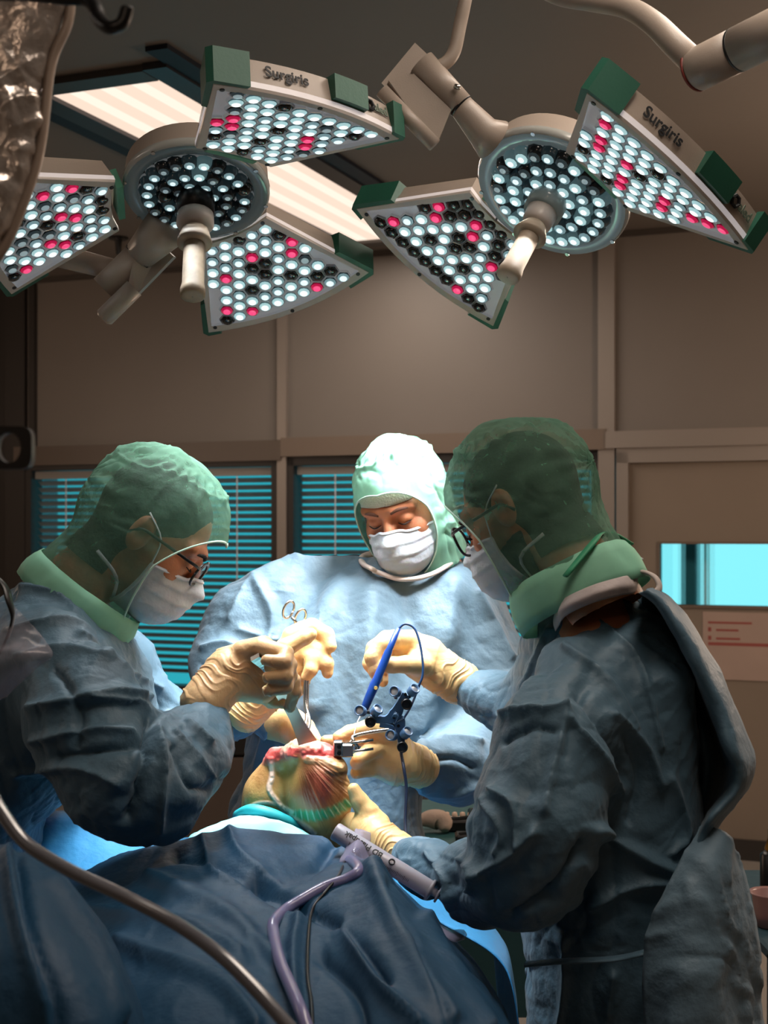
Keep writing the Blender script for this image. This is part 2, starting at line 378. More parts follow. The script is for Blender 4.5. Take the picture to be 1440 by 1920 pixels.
# notice on the door
nt = empty('door_notice', wpt(1400, 1210, .01), 'white paper notice with red print taped under the door window', 'notice')
z0, z1 = wz(1380, 1275), wz(1380, 1148)
sbox(sof(1318), sof(1500), -.006, -.002, z0, z1, 'sheet', mat('paper', 'a08b80', .8, var=.04), nt)
bars = MB(); RED = mat('red print', '8e4a44', .8)
for (x0, x1, y0, y1) in ((1328, 1410, 1166, 1170), (1328, 1334, 1177, 1185), (1343, 1385, 1180, 1184), (1328, 1334, 1193, 1201), (1343, 1388, 1196, 1200), (1328, 1480, 1205, 1211)):
    s0, s1 = sof(x0), sof(x1); c = wl((s0+s1)/2, -.0065)+UP*(wz(1380, (y0+y1)/2)); bars.box(c, (s1-s0, .001, (y1-y0)/F*6.8), Rw)
bars.build('red_print', RED, nt)
# ceiling light fixtures
def cpt(px, py): Y = (HC-EYE)*F/(1000-py); return P(px, py, Y)
def fixture(p0, length, width, name, label):
    R = Rw; e = empty(name, p0+WN*length/2+WD*width/2, label, 'ceiling light', 'recessed ceiling lights')
    c = p0+WN*length/2+WD*width/2; c[2] = HC
    for s_ in (-1, 1):
        MB().box(c+WD*s_*(width/2+.05)-UP*.012, (.09, length+.24, .024), R).build('side_channel', mat('grey reflector channel', '46464a', .3, metal=.5), e)
        MB().box(c+WD*s_*(width/2+.135)-UP*.008, (.08, length+.5, .016), R).build('dark_gasket', mat('dark blue strip', '141c2a', .5), e)
        MB().box(c+WN*s_*(length/2+.06)-UP*.012, (width, .1, .024), R).build('end_channel', mat('end channel', '55524f', .35, metal=.4), e)
    MB().box(c-UP*.006, (width, length, .01), R).build('diffuser', DIFF, e)
    for k in (-.28, 0, .28):
        MB().box(c+WD*k*width-UP*.013, (.05, length*.985, .003), R).build('tube_glow', TUBE, e)
    return e
DIFF = glow('warm diffuser', 'ffe2cd', CEILING_POWER*.36); TUBE = glow('warm fluorescent tube', 'fff0de', CEILING_POWER*.385)
p0 = cpt(92, 169); fixture(p0, 2.62, .44, 'ceiling_light', 'long warm white ceiling light panel above the left operating lamp')
fixture(wl(2.53, -6.2), 2.6, .44, 'ceiling_light', 'long ceiling light panel over the right surgeon')
fixture(wl(-1.2, -8.0), 2.6, .44, 'ceiling_light', 'unseen ceiling light panel added behind the camera for fill')  # unseen fixture, added for low fill on the surgeons' backs
def area(name, loc, rot, size, e, col):
    l = bpy.data.lights.new(name, 'AREA'); l.shape = 'RECTANGLE'; l.size, l.size_y = size; l.energy = e; l.color = col
    o = bpy.data.objects.new(name, l); COL.objects.link(o); o.location = tuple(loc); o.rotation_euler = rot; return o
yaw = math.atan2(-.368, .930)
area('ceiling_light_right', wl(2.75, -4.9)+UP*(HC-.03), (0, 0, yaw), (.44, 2.6), ROOM_FIX*1.6, (1, .86, .74))
area('added_back_fill', wl(-.98, -6.7)+UP*(HC-.03), (0, 0, yaw), (.44, 2.6), ROOM_FIX, (1, .86, .74))
area('ceiling_light_front', p0+WN*1.31+WD*.22-UP*.03, (0, 0, yaw), (.44, 2.6), ROOM_FIX*1.5, (1, .86, .74))
for k, (s_, t_) in enumerate(((3.5, -1.9), (-2.6, -2.6), (2.7, -7.6))):     # added globes out of view, warm fill for ceiling and walls
    gp = wl(s_, t_)+UP*(2.1, 2.2, 2.62)[k]; ge = empty('added_fill_globe', gp, ('added fill globe out of view near the door side wall', 'added fill globe out of view near the window side wall', 'added fill globe out of view behind the camera')[k], 'added fill light', 'added fill globes')
    V, Fc = lathe([(.001, -.12), (.07, -.098), (.115, -.04), (.12, 0), (.115, .04), (.07, .098), (.03, .118)], 20); mk('globe', V+gp, Fc, glow('warm fill globe', 'ffdec2', FILL_GLOBE*(2.4, 1.0, .16)[k]), ge)
    MB().tube([gp+UP*.1, gp*np.array([1, 1, 0])+UP*HC], .012, 10).build('stem', STEEL, ge)
sp = MB().tube([cpt(222, 445)-UP*.0, cpt(222, 445)-UP*.09], [.02, .012], 8); sp.tube([cpt(222, 445)-UP*.01, cpt(222, 445)], .05, 12)
tag(sp.build('sprinkler_head', BLACK), 'small black sprinkler hanging under the ceiling beside the lamp yoke', 'sprinkler')

# ---------------------------------------------------------------- surgical lamps
def rod(w):
    w = np.asarray(w, float); t = np.linalg.norm(w); k = w/t; K = np.array([[0, -k[2], k[1]], [k[2], 0, -k[0]], [-k[1], k[0], 0]])
    return np.eye(3)+math.sin(t)*K+(1-math.cos(t))*K@K
H0, H1, PL, PB = .0761, .185, .216, .0302
def sector(ins=0.):
    y = np.linspace(-1, 1, 13)
    out = [(PL+PB*(1-t*t)-ins, t*(H1-ins*1.15)) for t in y]
    inn = [(ins+.012*(t*t-1)*-1+0*t, t*(H0-ins*.75)) for t in (1, .5, 0, -.5, -1)]
    return np.array(out+inn)
def lens_mesh(name, mats):                 # hexagonal reflector cell with a domed lens in it
    r, V, Fc, M = .0166, [], [], []
    def ring(rad, z, n=6, off=0.):
        b = len(V); V.extend([(rad*math.cos(i*2*PI/n+off), rad*math.sin(i*2*PI/n+off), z) for i in range(n)]); return b
    a = ring(r, .002); b = ring(r*.98, -.004); c = ring(r*.89, -.0045); d = ring(r*.87, .001)
    for p, q in ((a, b), (b, c), (c, d)):
        for i in range(6): Fc.append((p+i, p+(i+1) % 6, q+(i+1) % 6, q+i)); M.append(0)
    e = ring(r*.82, .0008, 12); f = ring(r*.72, -.0058, 12); g = ring(r*.46, -.0092, 12); V.append((0, 0, -.0104)); t = len(V)-1
    for p, q, m in ((e, f, 1), (f, g, 2)):
        for i in range(12): Fc.append((p+i, p+(i+1) % 12, q+(i+1) % 12, q+i)); M.append(m)
    for i in range(12): Fc.append((g+i, g+(i+1) % 12, t)); M.append(3)
    Fc.append(tuple(d+i for i in range(6))); M.append(1)
    me = bpy.data.meshes.new(name); me.from_pydata(V, [], Fc)
    for m in mats: me.materials.append(m)
    me.polygons.foreach_set('material_index', M); me.polygons.foreach_set('use_smooth', [m != 0 for m in M]); me.update(); return me
RIM = mat('lens rim clear', 'b9b4b8', .12, coat=.6, emit='cfd8da', estr=.10)
def lmats(tag_, dark, mid, hot, s):
    return [RIM, mat(tag_+' base', dark, .12, emit=dark, estr=.25*s, coat=.5), mat(tag_+' body', mid, .1, emit=mid, estr=.62*s, coat=.5), mat(tag_+' centre', hot, .08, emit=hot, estr=.95*s)]
LENS = {'white': lens_mesh('lens', lmats('lit lens', '24343a', '7fa0a8', 'e6fbff', 1.)), 'bright': lens_mesh('lens', lmats('bright lens', '5f7f86', 'b4dde2', 'f4ffff', 1.15)),
        'red': lens_mesh('lens', lmats('red lens', '8c0a30', 'd01450', 'ff4f86', .9)), 'dark': lens_mesh('lens', [mat('dark rim', '9a969c', .15, coat=.6)]+[mat('unlit lens '+c, c, .08, coat=.7) for c in ('050708', '0a0e11', '1a2226')]),
        'grey': lens_mesh('lens', lmats('grey lens', '10161a', '3a484e', '9fb4ba', .55))}
def font_obj(name, text, size, mtx, m, parent, ext=.0006, bold=0.):
    cu = bpy.data.curves.new(name, 'FONT'); cu.body = text; cu.size = size; cu.align_x = 'CENTER'; cu.align_y = 'CENTER'; cu.extrude = ext; cu.offset = bold
    o = bpy.data.objects.new(name, cu); COL.objects.link(o); bpy.context.view_layer.update()
    me = bpy.data.meshes.new_from_object(o.evaluated_get(bpy.context.evaluated_depsgraph_get())); bpy.data.objects.remove(o)
    me.materials.clear(); me.materials.append(m); return link(name, me, parent, mtx)
def petal(lamp, w, c, kinds, rnd, sel, bright):
    R = rod(w); A = M4(R, c); D = .052
    o = sector(); i1 = sector(.013); n = len(o); V = []; Fc = []; M = []
    rings = [(o, 0), (o, .0), (sector(-.0012), .002), (sector(-.0012), .014), (sector(-.003), .0141), (sector(-.003), .016), (sector(.004), D)]
    rings = [(i1, .006), (i1, -.0012), (o, -.0012), (sector(-.002), .003), (sector(-.002), .012), (sector(-.001), .013), (sector(.006), D)]
    for pts, z in rings: V += [(x, y, z) for x, y in pts]
    rm = [1, 0, 0, 2, 3, 3]
    for k in range(len(rings)-1):
        for j in range(n): Fc.append((k*n+j, k*n+(j+1) % n, (k+1)*n+(j+1) % n, (k+1)*n+j)); M.append(rm[k])
    Fc.append(tuple(range(n))); M.append(1); Fc.append(tuple(range((len(rings)-1)*n, len(rings)*n))[::-1]); M.append(3)
    V = np.array(V)@R.T+c
    pt = mk('petal', V, Fc, [FRAMEP, PLATE, STRIP, BEIGE], lamp, False, M)
    # bumpers on the outer corners and along the arc
    def bumper(y0, y1, zt, ex):
        ys = np.linspace(y0, y1, 6); arc = lambda y, off: (PL+PB*(1-(y/H1)**2)+off, y)
        poly = [arc(y, ex) for y in ys]+[arc(y, -.012) for y in ys[::-1]]
        q = np.array([(x, y, .004 if zt else .0145) for x, y in poly])@R.T+c
        return MB().prism(q, R[:, 2]*(D+.003-(.004 if zt else .0145))).build('bumper', GREEN, pt)
    bumper(.018, .092, False, .012)
    for s in (-1, 1):                       # corner bumper wraps round the corner
        e = .01; x1 = PL; e2 = .022 if s > 0 else .052; bu = PB*(1-((H1-e2)/H1)**2); sl = (H1-H0)/PL
        poly = [(x1+e, s*(H1+.006)), (x1-.002, s*(H1+.012)), (x1-.075, s*(H1+.011-.075*sl)), (x1-.075, s*(H1-.008-.075*sl)), (x1-.007, s*(H1-.011)), (x1+bu-.009, s*(H1-e2)), (x1+bu+.009, s*(H1-e2))]
        poly = poly if s > 0 else poly[::-1]
        for a_, b_, pl in ((-.0005, D+.004, poly),):
            q = np.array([(x, y, .0) for x, y in pl])@R.T+c; MB().prism(q, R[:, 2]*(D+.004)).build('bumper', GREEN, pt)
    q = np.array([(-.004, -.05, .004), (.008, -.05, .004), (.008, .05, .004), (-.004, .05, .004)])@R.T+c
    MB().prism(q-R[:, 0]*.012, R[:, 2]*.04).build('hinge', mat('pale green hinge', '4f8f76', .5), pt)
    for x, y in ((.007, H0-.012), (.007, -H0+.012), (PL-.007, H1-.02), (PL-.007, -H1+.02), (PL+PB-.007, 0)):
        b = R@np.array([x, y, -.0012])+c; MB().tube([b, b-R[:, 2]*.0016], .0042, 8).build('screw', BLACK, pt)
    # lettering on the outer wall
    def wallm(y):
        x = PL+PB*(1-(y/H1)**2)+.0005; tx = nrm((-2*PB*y/H1**2, 1, 0)); z = np.array([-.18, 0, 1.]); nn = nrm(np.cross(tx, z)); z = np.cross(nn, tx)
        L = np.stack([tx, z, nn], 1); return M4(R@L, R@np.array([x-.001, y, .033])+c+R@nn*.0006)
    for q_, sz, tx in ((-.065, .026, 'Surgiris'),): font_obj('lettering', tx, sz, wallm(q_), INK, pt, bold=.0004)
    font_obj('lettering', 'aled', .022, wallm(.136), mat('grey green ink', '5f6f60', .6), pt, bold=.0004)
    t = MB(); m = np.array(wallm(.108)); a = np.arange(7)*PI/3
    t.tube([m[:3, 3]+m[:3, 0]*.009*math.cos(x)+m[:3, 1]*.009*math.sin(x) for x in a], .003, 6); t.build('emblem', INK, pt)
    # lenses
    pitch = .0298; rows = []
    yb = lambda x: H0+(H1-H0)*x/PL
    k = 0; x = .025
    while True:
        off = (k % 2)*.5
        for j in range(-8, 8):
            y = (j+off)*pitch
            if abs(y) < yb(x)-.0225 and x < PL+PB*(1-(y/H1)**2)-.021: rows.append((x, y))
        x += pitch*.866; k += 1
        if x > PL+PB: break
    LP_ = np.array([R@np.array([x, y, .0055])+c for x, y in rows]); px = topx(LP_); kk = {}
    for kn, ls in kinds.items():            # which cells are red or unlit: nearest lens to each noted spot
        for s_ in ls:
            d_ = np.hypot(*(px-np.array(s_)).T); i_ = int(np.argmin(d_))
            if d_[i_] < 19: kk[i_] = kn
    for i_, p in enumerate(LP_):
        kd = kk.get(i_)
        if kd is None: kd = rnd.choices(['bright', 'white', 'grey', 'dark'], bright)[0]
        link('lens', LENS[kd], pt, M4(R@np.array([[0, -1, 0], [1, 0, 0], [0, 0, 1.]])@np.array([[0, 1, 0], [-1, 0, 0], [0, 0, 1.]]), p))
    return pt
def disc(lamp, c, n, r, rings, lit, rnd):
    z = -np.asarray(n); R = frame(z, (0, -1, .2)); c = np.asarray(c)
    prof = [(r*.78, .004), (r*.80, -.002), (r*.97, -.003), (r, .003), (r*1.005, .012), (r*.985, .014), (r*.97, .05), (r*.7, .066), (0.001, .07)]
    V, Fc = lathe(prof, 56); M = [1 if i//56 < 2 else (2 if i//56 < 4 else 0) for i in range(len(Fc))]
    dm = mk('lamp_head', V@R.T+c, Fc, [BEIGE, mat('smoked ring', '4c5558', .2, coat=.4, emit='9fb2b4', estr=.05 if not lit else .16), mat('clear ring', 'a9aca8', .2, coat=.5)], lamp, True, M)
    V, Fc = lathe([(r*.79, .004), (r*.3, .016), (.001, .016)], 40); mk('reflector', V@R.T+c, Fc, BLACK if not lit else mat('dim reflector', '10181b', .2), dm, True)
    for rr, cnt in rings:
        for i in range(cnt):
            a = (i+.5*(cnt % 3))*2*PI/cnt; q = np.array([rr*r*math.cos(a), rr*r*math.sin(a), .004])
            kd = rnd.choices(['bright', 'white', 'grey', 'dark'], (.5, .4, .1, 0) if lit else (.05, .55, .3, .1))[0]
            p = R@q+c; ca, sa = math.cos(a), math.sin(a)
            link('lens', LENSR[kd], dm, M4(R@np.array([[ca, -sa, 0], [sa, ca, 0], [0, 0, 1.]])*(1.32 if lit else 1.16), p))
    for rr in ((.52,) if not lit else (.55, .36)):
        a = np.linspace(0, 2*PI, 49); MB().tube([R@np.array([rr*r*math.cos(t), rr*r*math.sin(t), -.001])+c for t in a], .0022, 6).build('clear_ring', mat('clear acrylic', 'a9b2b4', .1, coat=.6), dm, True)
    for k in range(8):
        a = k*2*PI/8+.3; p = R@np.array([r*.97*math.cos(a), r*.97*math.sin(a), -.003])+c
        MB().tube([p, p+R[:, 2]*-.002], .004, 8).build('screw', STEEL, dm)
    return dm, R
def dome(name, mats):
    V, Fc = lathe([(.0150, .004), (.0148, -.004), (.0125, -.010), (.0085, -.0145), (.0045, -.0168), (.0004, -.0174)], 10)
    return V, Fc, [min(3, (0, 1, 1, 2, 3, 3)[i//10]) for i in range(len(Fc))]
LENSR = {}
for k_ in ('bright', 'white', 'grey', 'dark'):
    V, Fc, M = dome(k_, None); me = bpy.data.meshes.new('lens'); me.from_pydata([tuple(v) for v in V], [], Fc)
    for m in LENS[k_].materials: me.materials.append(m)
    me.polygons.foreach_set('material_index', M); me.polygons.foreach_set('use_smooth', [True]*len(M)); me.update(); LENSR[k_] = me
GRIP = mat('worn grip', '8a7a66', .5, bump=.1, bscale=90, var=.25, vscale=40)
GRIP2 = mat('pale grip', 'b0a08c', .45, bump=.05, bscale=90, var=.08, vscale=40)
def handle(lamp, c, n, parts):
    R = frame(n); 
    for nm, m, prof in parts:
        V, Fc = lathe(prof, 24); mk(nm, V@R.T+c, Fc, m, lamp, True)
def spot(name, lamp, p, tgt, e, ang, rad=.11, col=(.93, .97, 1.)):
    l = bpy.data.lights.new(name, 'SPOT'); l.energy = e; l.spot_size = math.radians(ang); l.spot_blend = .75; l.shadow_soft_size = rad; l.color = col
    o = bpy.data.objects.new(name, l); COL.objects.link(o); d = nrm(np.asarray(tgt)-p)
    o.matrix_basis = M4(frame(-d), p); return o
rnd = random.Random(3)
# left lamp
LC = P(368, 362, 2.52); LN = nrm((.03, -.43, -.90))
lampL = empty('surgical_lamp', LC-LN*.07, 'operating lamp with three petal panels and a dark round middle, at the left', 'operating lamp', 'surgical lamps')
disc(lampL, LC, LN, .133, ((.66, 22), (.43, 14), (.24, 7)), False, rnd)
handle(lampL, LC, LN, (('handle_base', BLACK, [(.03, -.012), (.034, .01), (.034, .05), (.001, .05)]), ('collar', FRAMEP, [(.001, .05), (.033, .05), (.034, .07), (.029, .078), (.001, .078)]),
    ('flange', GRIP2, [(.001, .082), (.024, .084), (.031, .108), (.031, .114), (.02, .116), (.001, .116)]), ('grip', GRIP, [(.019, .1), (.0195, .2), (.022, .212), (.022, .225), (.018, .228), (.001, .228)])))
petal(lampL, (-.0891, -.1004, -.8611), np.array([-.256, 2.3715, 2.2433]), {'red': [(424, 172), (440, 217), (412, 222), (441, 232), (579, 256), (577, 268), (512, 170)], 'dark': [(531, 238), (493, 260), (456, 282), (672, 247), (407, 251), (525, 200)]}, rnd, None, (.75, .2, .05, 0))
petal(lampL, (-.5611, .3202, 1.0901), np.array([-.2912, 2.65, 2.1767]), {'red': [(549, 457), (549, 478), (475, 487), (428, 527), (408, 579), (481, 592), (600, 546)], 'dark': [(525, 444), (500, 498), (478, 510), (501, 521), (553, 523), (480, 551), (434, 590), (625, 495), (625, 516), (600, 524), (449, 450)]}, rnd, None, (.62, .35, .03, 0))
petal(lampL, (-.6268, .5662, 3.2369), np.array([-.4833, 2.5078, 2.1905]), {'red': [(127, 354), (90, 360), (126, 398), (132, 412), (106, 450), (110, 458), (57, 510), (75, 345)], 'dark': [(158, 355), (100, 412), (45, 410), (185, 390), (28, 512), (190, 374), (150, 440)]}, rnd, None, (.35, .45, .2, 0))
def yoke(lamp, pts, r, m=BEIGE, n=20, name='yoke'): return MB().tube(pts, r, n).build(name, m, lamp, True)
Yk = 2.64
yoke(lampL, [P(318, 418, 2.58), P(262, 478, Yk)], [.044, .030]); yoke(lampL, [P(262, 478, Yk), P(256, 484, Yk)], .0305, BLACK, name='joint_ring')
yoke(lampL, [P(258, 482, Yk), P(196, 543, Yk)], .0285); yoke(lampL, [P(216, 506, Yk+.02), P(120, 482, Yk+.04), P(-60, 440, Yk+.06), P(-160, 300, Yk+.1)], [.020, .022, .024, .026], name='arm')
yoke(lampL, [P(-160, 300, Yk+.1), P(-180, 100, Yk+.2), np.array([P(-180, 0, Yk+.2)[0], Yk+.2, HC])], .028, name='drop_arm')
pl = [P(248, 497, Yk-.03), P(305, 462, Yk+.02), P(326, 481, Yk+.02), P(253, 556, Yk-.03), P(238, 545, Yk-.03)]
MB().prism(pl, (0, .03, .004)).build('side_plate', BEIGE, lampL)
MB().prism([P(189, 520, Yk), P(232, 490, Yk), P(250, 500, Yk), P(222, 556, Yk), P(205, 548, Yk)], (0, .04, 0)).build('joint_block', BEIGE, lampL)
yoke(lampL, [P(252, 540, Yk-.03), P(196, 595, Yk-.03), P(192, 599, Yk-.03)], [.0185, .0185, .012], name='grip_bar')
# right lamp
RC = P(1034, 366, 2.42); RN = nrm((-.42, -.45, -.79))
lampR = empty('surgical_lamp', RC-RN*.07, 'operating lamp with two petal panels and a bright round middle, at the right', 'operating lamp', 'surgical lamps')
disc(lampR, RC, RN, .140, ((.68, 24), (.47, 16), (.27, 9)), True, rnd)
handle(lampR, RC, RN, (('handle_base', mat('clear base', '9fb0b2', .15, coat=.5), [(.02, -.012), (.036, .0), (.034, .045), (.001, .045)]), ('collar', FRAMEP, [(.001, .045), (.028, .045), (.026, .07), (.022, .075), (.001, .078)]),
    ('flange', GRIP2, [(.001, .078), (.02, .078), (.029, .098), (.030, .103), (.02, .106), (.001, .106)]), ('grip', GRIP2, [(.018, .09), (.0185, .175), (.021, .188), (.021, .2), (.017, .203), (.001, .203)])))
petal(lampR, (.0013, .8205, 2.0603), np.array([.2151, 2.5869, 2.1876]), {'red': [(733, 397), (820, 388), (813, 408), (887, 446), (920, 503), (924, 560), (845, 548), (890, 430)], 'dark': [(704, 402), (727, 420), (748, 439), (741, 459), (762, 477), (783, 496), (805, 514), (826, 530), (797, 455), (849, 386), (880, 384), (843, 408), (872, 407), (902, 402), (855, 449), (847, 470), (877, 468), (812, 494), (860, 509), (874, 547), (893, 564), (928, 482), (936, 462), (945, 441), (921, 420), (947, 502), (940, 523), (790, 390), (915, 582)]}, rnd, None, (.8, .2, 0, 0))
petal(lampR, (-.3977, .4922, -1.097), np.array([.3548, 2.3006, 2.1841]), {'red': [(1120, 205), (1128, 262), (1130, 275), (1181, 305), (1174, 330), (1172, 338), (1252, 380), (1250, 392), (1340, 420), (1365, 435), (1140, 222), (1290, 400)], 'dark': [(1095, 272), (1136, 335), (1207, 329), (1247, 322)]}, rnd, None, (.9, .1, 0, 0))
Yr = 2.36
yoke(lampR, [P(925, 262, 2.38), P(905, 246, 2.37), P(868, 203, Yr), P(862, 196, Yr)], [.038, .028, .0215, .021]); yoke(lampR, [P(866, 200, Yr), P(862, 196, Yr)], .0225, BLACK, name='joint_ring')
yoke(lampR, [P(864, 198, Yr), P(790, 118, Yr)], [.0225, .0245]); yoke(lampR, [P(858, 160, Yr-.03), P(856, 166, Yr-.03)], .006, STEEL, 8, name='knob')
MB().prism([P(715, 156, Yr), P(778, 80, Yr), P(806, 106, Yr), P(772, 140, Yr), P(826, 204, Yr), P(806, 232, Yr)], (.01, .06, .01)).build('joint_block', BEIGE, lampR)
MB().prism([P(728, 150, Yr-.012), P(776, 138, Yr-.012), P(846, 205, Yr-.012), P(822, 264, Yr-.012), P(800, 250, Yr-.012)], (0, .012, 0)).build('side_plate', BEIGE, lampR)
yoke(lampR, [P(716, 170, Yr-.02), P(815, 272, Yr-.02)], .0125, name='grip_bar')
MB().tube([P(800, 136, Yr), P(835, 118, Yr), P(852, 95, Yr), P(862, 50, Yr), P(876, -20, Yr), P(890, -120, Yr+.05)], .0115, 14, sub=6).build('arm', BEIGE, lampR, True)
yoke(lampR, [P(890, -118, Yr+.05), np.array([P(892, -200, Yr+.05)[0], Yr+.05, HC])], .02, name='drop_arm')
# ceiling arm of another pendant at the top right
ca = empty('pendant_arm', P(1290, 100, 2.0), 'curved beige ceiling arm ending in a cylindrical joint at the top right', 'arm')
MB().tube([P(960, -60, 2.15), P(1040, -12, 2.12), P(1110, 2, 2.08), P(1175, 14, 2.05), P(1225, 44, 2.02), P(1270, 88, 2.0), P(1312, 128, 2.0)], [.014, .015, .0155, .016, .0175, .019, .02], 18, sub=6).build('bent_tube', BEIGE, ca, True)
ax_ = nrm(P(1440, 62, 1.9)-P(1306, 128, 2.0)); j0 = P(1304, 132, 2.0)
MB().tube([j0, j0+ax_*.004, j0+ax_*.075], [.028, .031, .031], 28).build('joint', BEIGE, ca, True)
MB().tube([j0+ax_*.075, j0+ax_*.079], .0315, 28).build('joint_ring', BLACK, ca, True)
MB().tube([j0+ax_*.079, j0+ax_*.2], .0315, 28).build('joint', BEIGE, ca, True)
MB().tube([j0-ax_*.002, j0+ax_*.0015], .0312, 28).build('red_ring', mat('red ring', '7a2a20', .5), ca, True)
MB().tube([j0+ax_*.045-np.array([.0, .031, .012]), j0+ax_*.045-np.array([0, .034, .012])], .005, 10).build('screw', BLACK, ca)
MB().box(j0+ax_*.125-np.array([0, .03, 0]), (.01, .02, .07), frame(ax_)).build('cover_plate', STRIP if False else BEIGE, ca)
MB().tube([j0+ax_*.2, j0+ax_*.26, np.array([*(j0+ax_*.34)[:2], HC])], .03, 16).build('drop_arm', BEIGE, ca, True)
MB().tube([P(960, -60, 2.15), np.array([*P(900, -60, 2.2)[:2], HC])], .016, 12).build('drop_arm', BEIGE, ca, True)
FT = P(580, 1410, 2.42)                     # each lit panel of a lamp throws its own beam on the field
for p_, f_, a_ in (((-.19, 2.24, 2.20), .37, 54), ((-.24, 2.72, 2.10), .16, 44), ((-.58, 2.46, 2.16), .14, 44), (tuple(LC+LN*.03), .17, 84)):
    spot('lamp_light_left', lampL, np.array(p_), FT, SURGICAL_POWER*f_, a_, .13)
for p_, f_, a_ in (((.13, 2.64, 2.12), .45, 58), (tuple(RC+RN*.03), .65, 56)):
    spot('lamp_light_right', lampR, np.array(p_), np.array([-.05, 2.62, 1.54]), SURGICAL_POWER*f_, a_, .10)

# ---------------------------------------------------------------- people: heads
def headf(q):                              # head-local: x right, y forward, z up
    d = ell(q, (0, -.014, .03), (.075, .094, .086))
    d = smin(d, ell(q, (0, .022, -.032), (.061, .064, .080)), .03)
    d = smin(d, ell(q, (0, .055, -.094), (.030, .026, .022)), .03)
    for s in (-1, 1):
        d = smin(d, seg(q, (s*.012, .083, .022), (s*.046, .067, .022), .011, .012), .014)
        d = smin(d, ell(q, (s*.040, .054, -.030), (.024, .024, .024)), .02)
        d = smax(d, -ell(q, (s*.031, .096, -.001), (.018, .014, .011)), .012)
        d = smin(d, ell(q, (s*.031, .0725, .000), (.0155, .0135, .0125)), .004)
    d = smin(d, seg(q, (0, .084, .008), (0, .107, -.034), .008, .0125), .010)
    for s in (-1, 1): d = smin(d, ell(q, (s*.013, .096, -.038), (.008, .010, .008)), .006)
    d = smin(d, seg(q, (-.018, .083, -.068), (.018, .083, -.068), .008, .008), .008)
    for s in (-1, 1):
        e = ell(q, (s*.079, -.012, -.006), (.009, .019, .031)); e = smax(e, -ell(q, (s*.088, -.008, -.004), (.006, .010, .018)), .004); d = smin(d, e, .008)
    d = smin(d, seg(q, (0, -.03, -.05), (0, -.062, -.2), .054, .060), .03)
    return d
def hairf(q):
    d = ell(q, (0, -.016, .032), (.080, .099, .091))
    return smax(smax(smax(d, q[:, 1]*.8-q[:, 2]*.55-.01, .01), -q[:, 2]-.075, .01), -(q[:, 2]+.0+(q[:, 1]+.03)*-.9)-.03 if False else -q[:, 2]-.07, .01)
HV, HQ = nets(headf, (-.1, -.14, -.21), (.1, .13, .13), .0030); HV = smooth_v(HV, HQ, 1)
def hairm(q):
    d = smin(ell(q, (0, -.016, .030), (.0775, .0965, .0885)), seg(q, (0, -.034, -.04), (0, -.056, -.13), .060, .058), .03)
    return np.maximum(np.maximum(d, np.minimum(q[:, 1]-.045-q[:, 2]*.25, q[:, 1]*1.0+.0-q[:, 2]*.9+.0)), -(q[:, 2]+.115))
AV, AQ = nets(hairm, (-.1, -.14, -.1), (.1, .1, .14), .005)
def facesm(q):                             # smooth lower face for the mask to lie on
    d = ell(q, (0, .020, -.040), (.067, .074, .088)); d = smin(d, seg(q, (0, .082, .0), (0, .108, -.032), .009, .014), .022); d = smin(d, ell(q, (0, .064, -.066), (.040, .044, .050)), .02)
    return smin(d, ell(q, (0, .055, -.094), (.032, .03, .026)), .03)
def trace(f, o, D, r0=.34, it=60):
    t = np.full(len(D), r0)
    for _ in range(it): t = t-np.maximum(f(o+D*t[:, None]), 0)*.9
    return o+D*t[:, None]
def hoodf(q, puff):
    d = ell(q, (0, -.016, .03), (.088+puff, .110+puff, .101+puff))
    d = smin(d, ell(q, (0, .012, -.04), (.079+puff*.6, .075+puff*.5, .095)), .04)
    return smin(d, seg(q, (0, -.032, -.05), (0, -.034, -.24), .078+puff*.6, .090+puff*.6), .05)
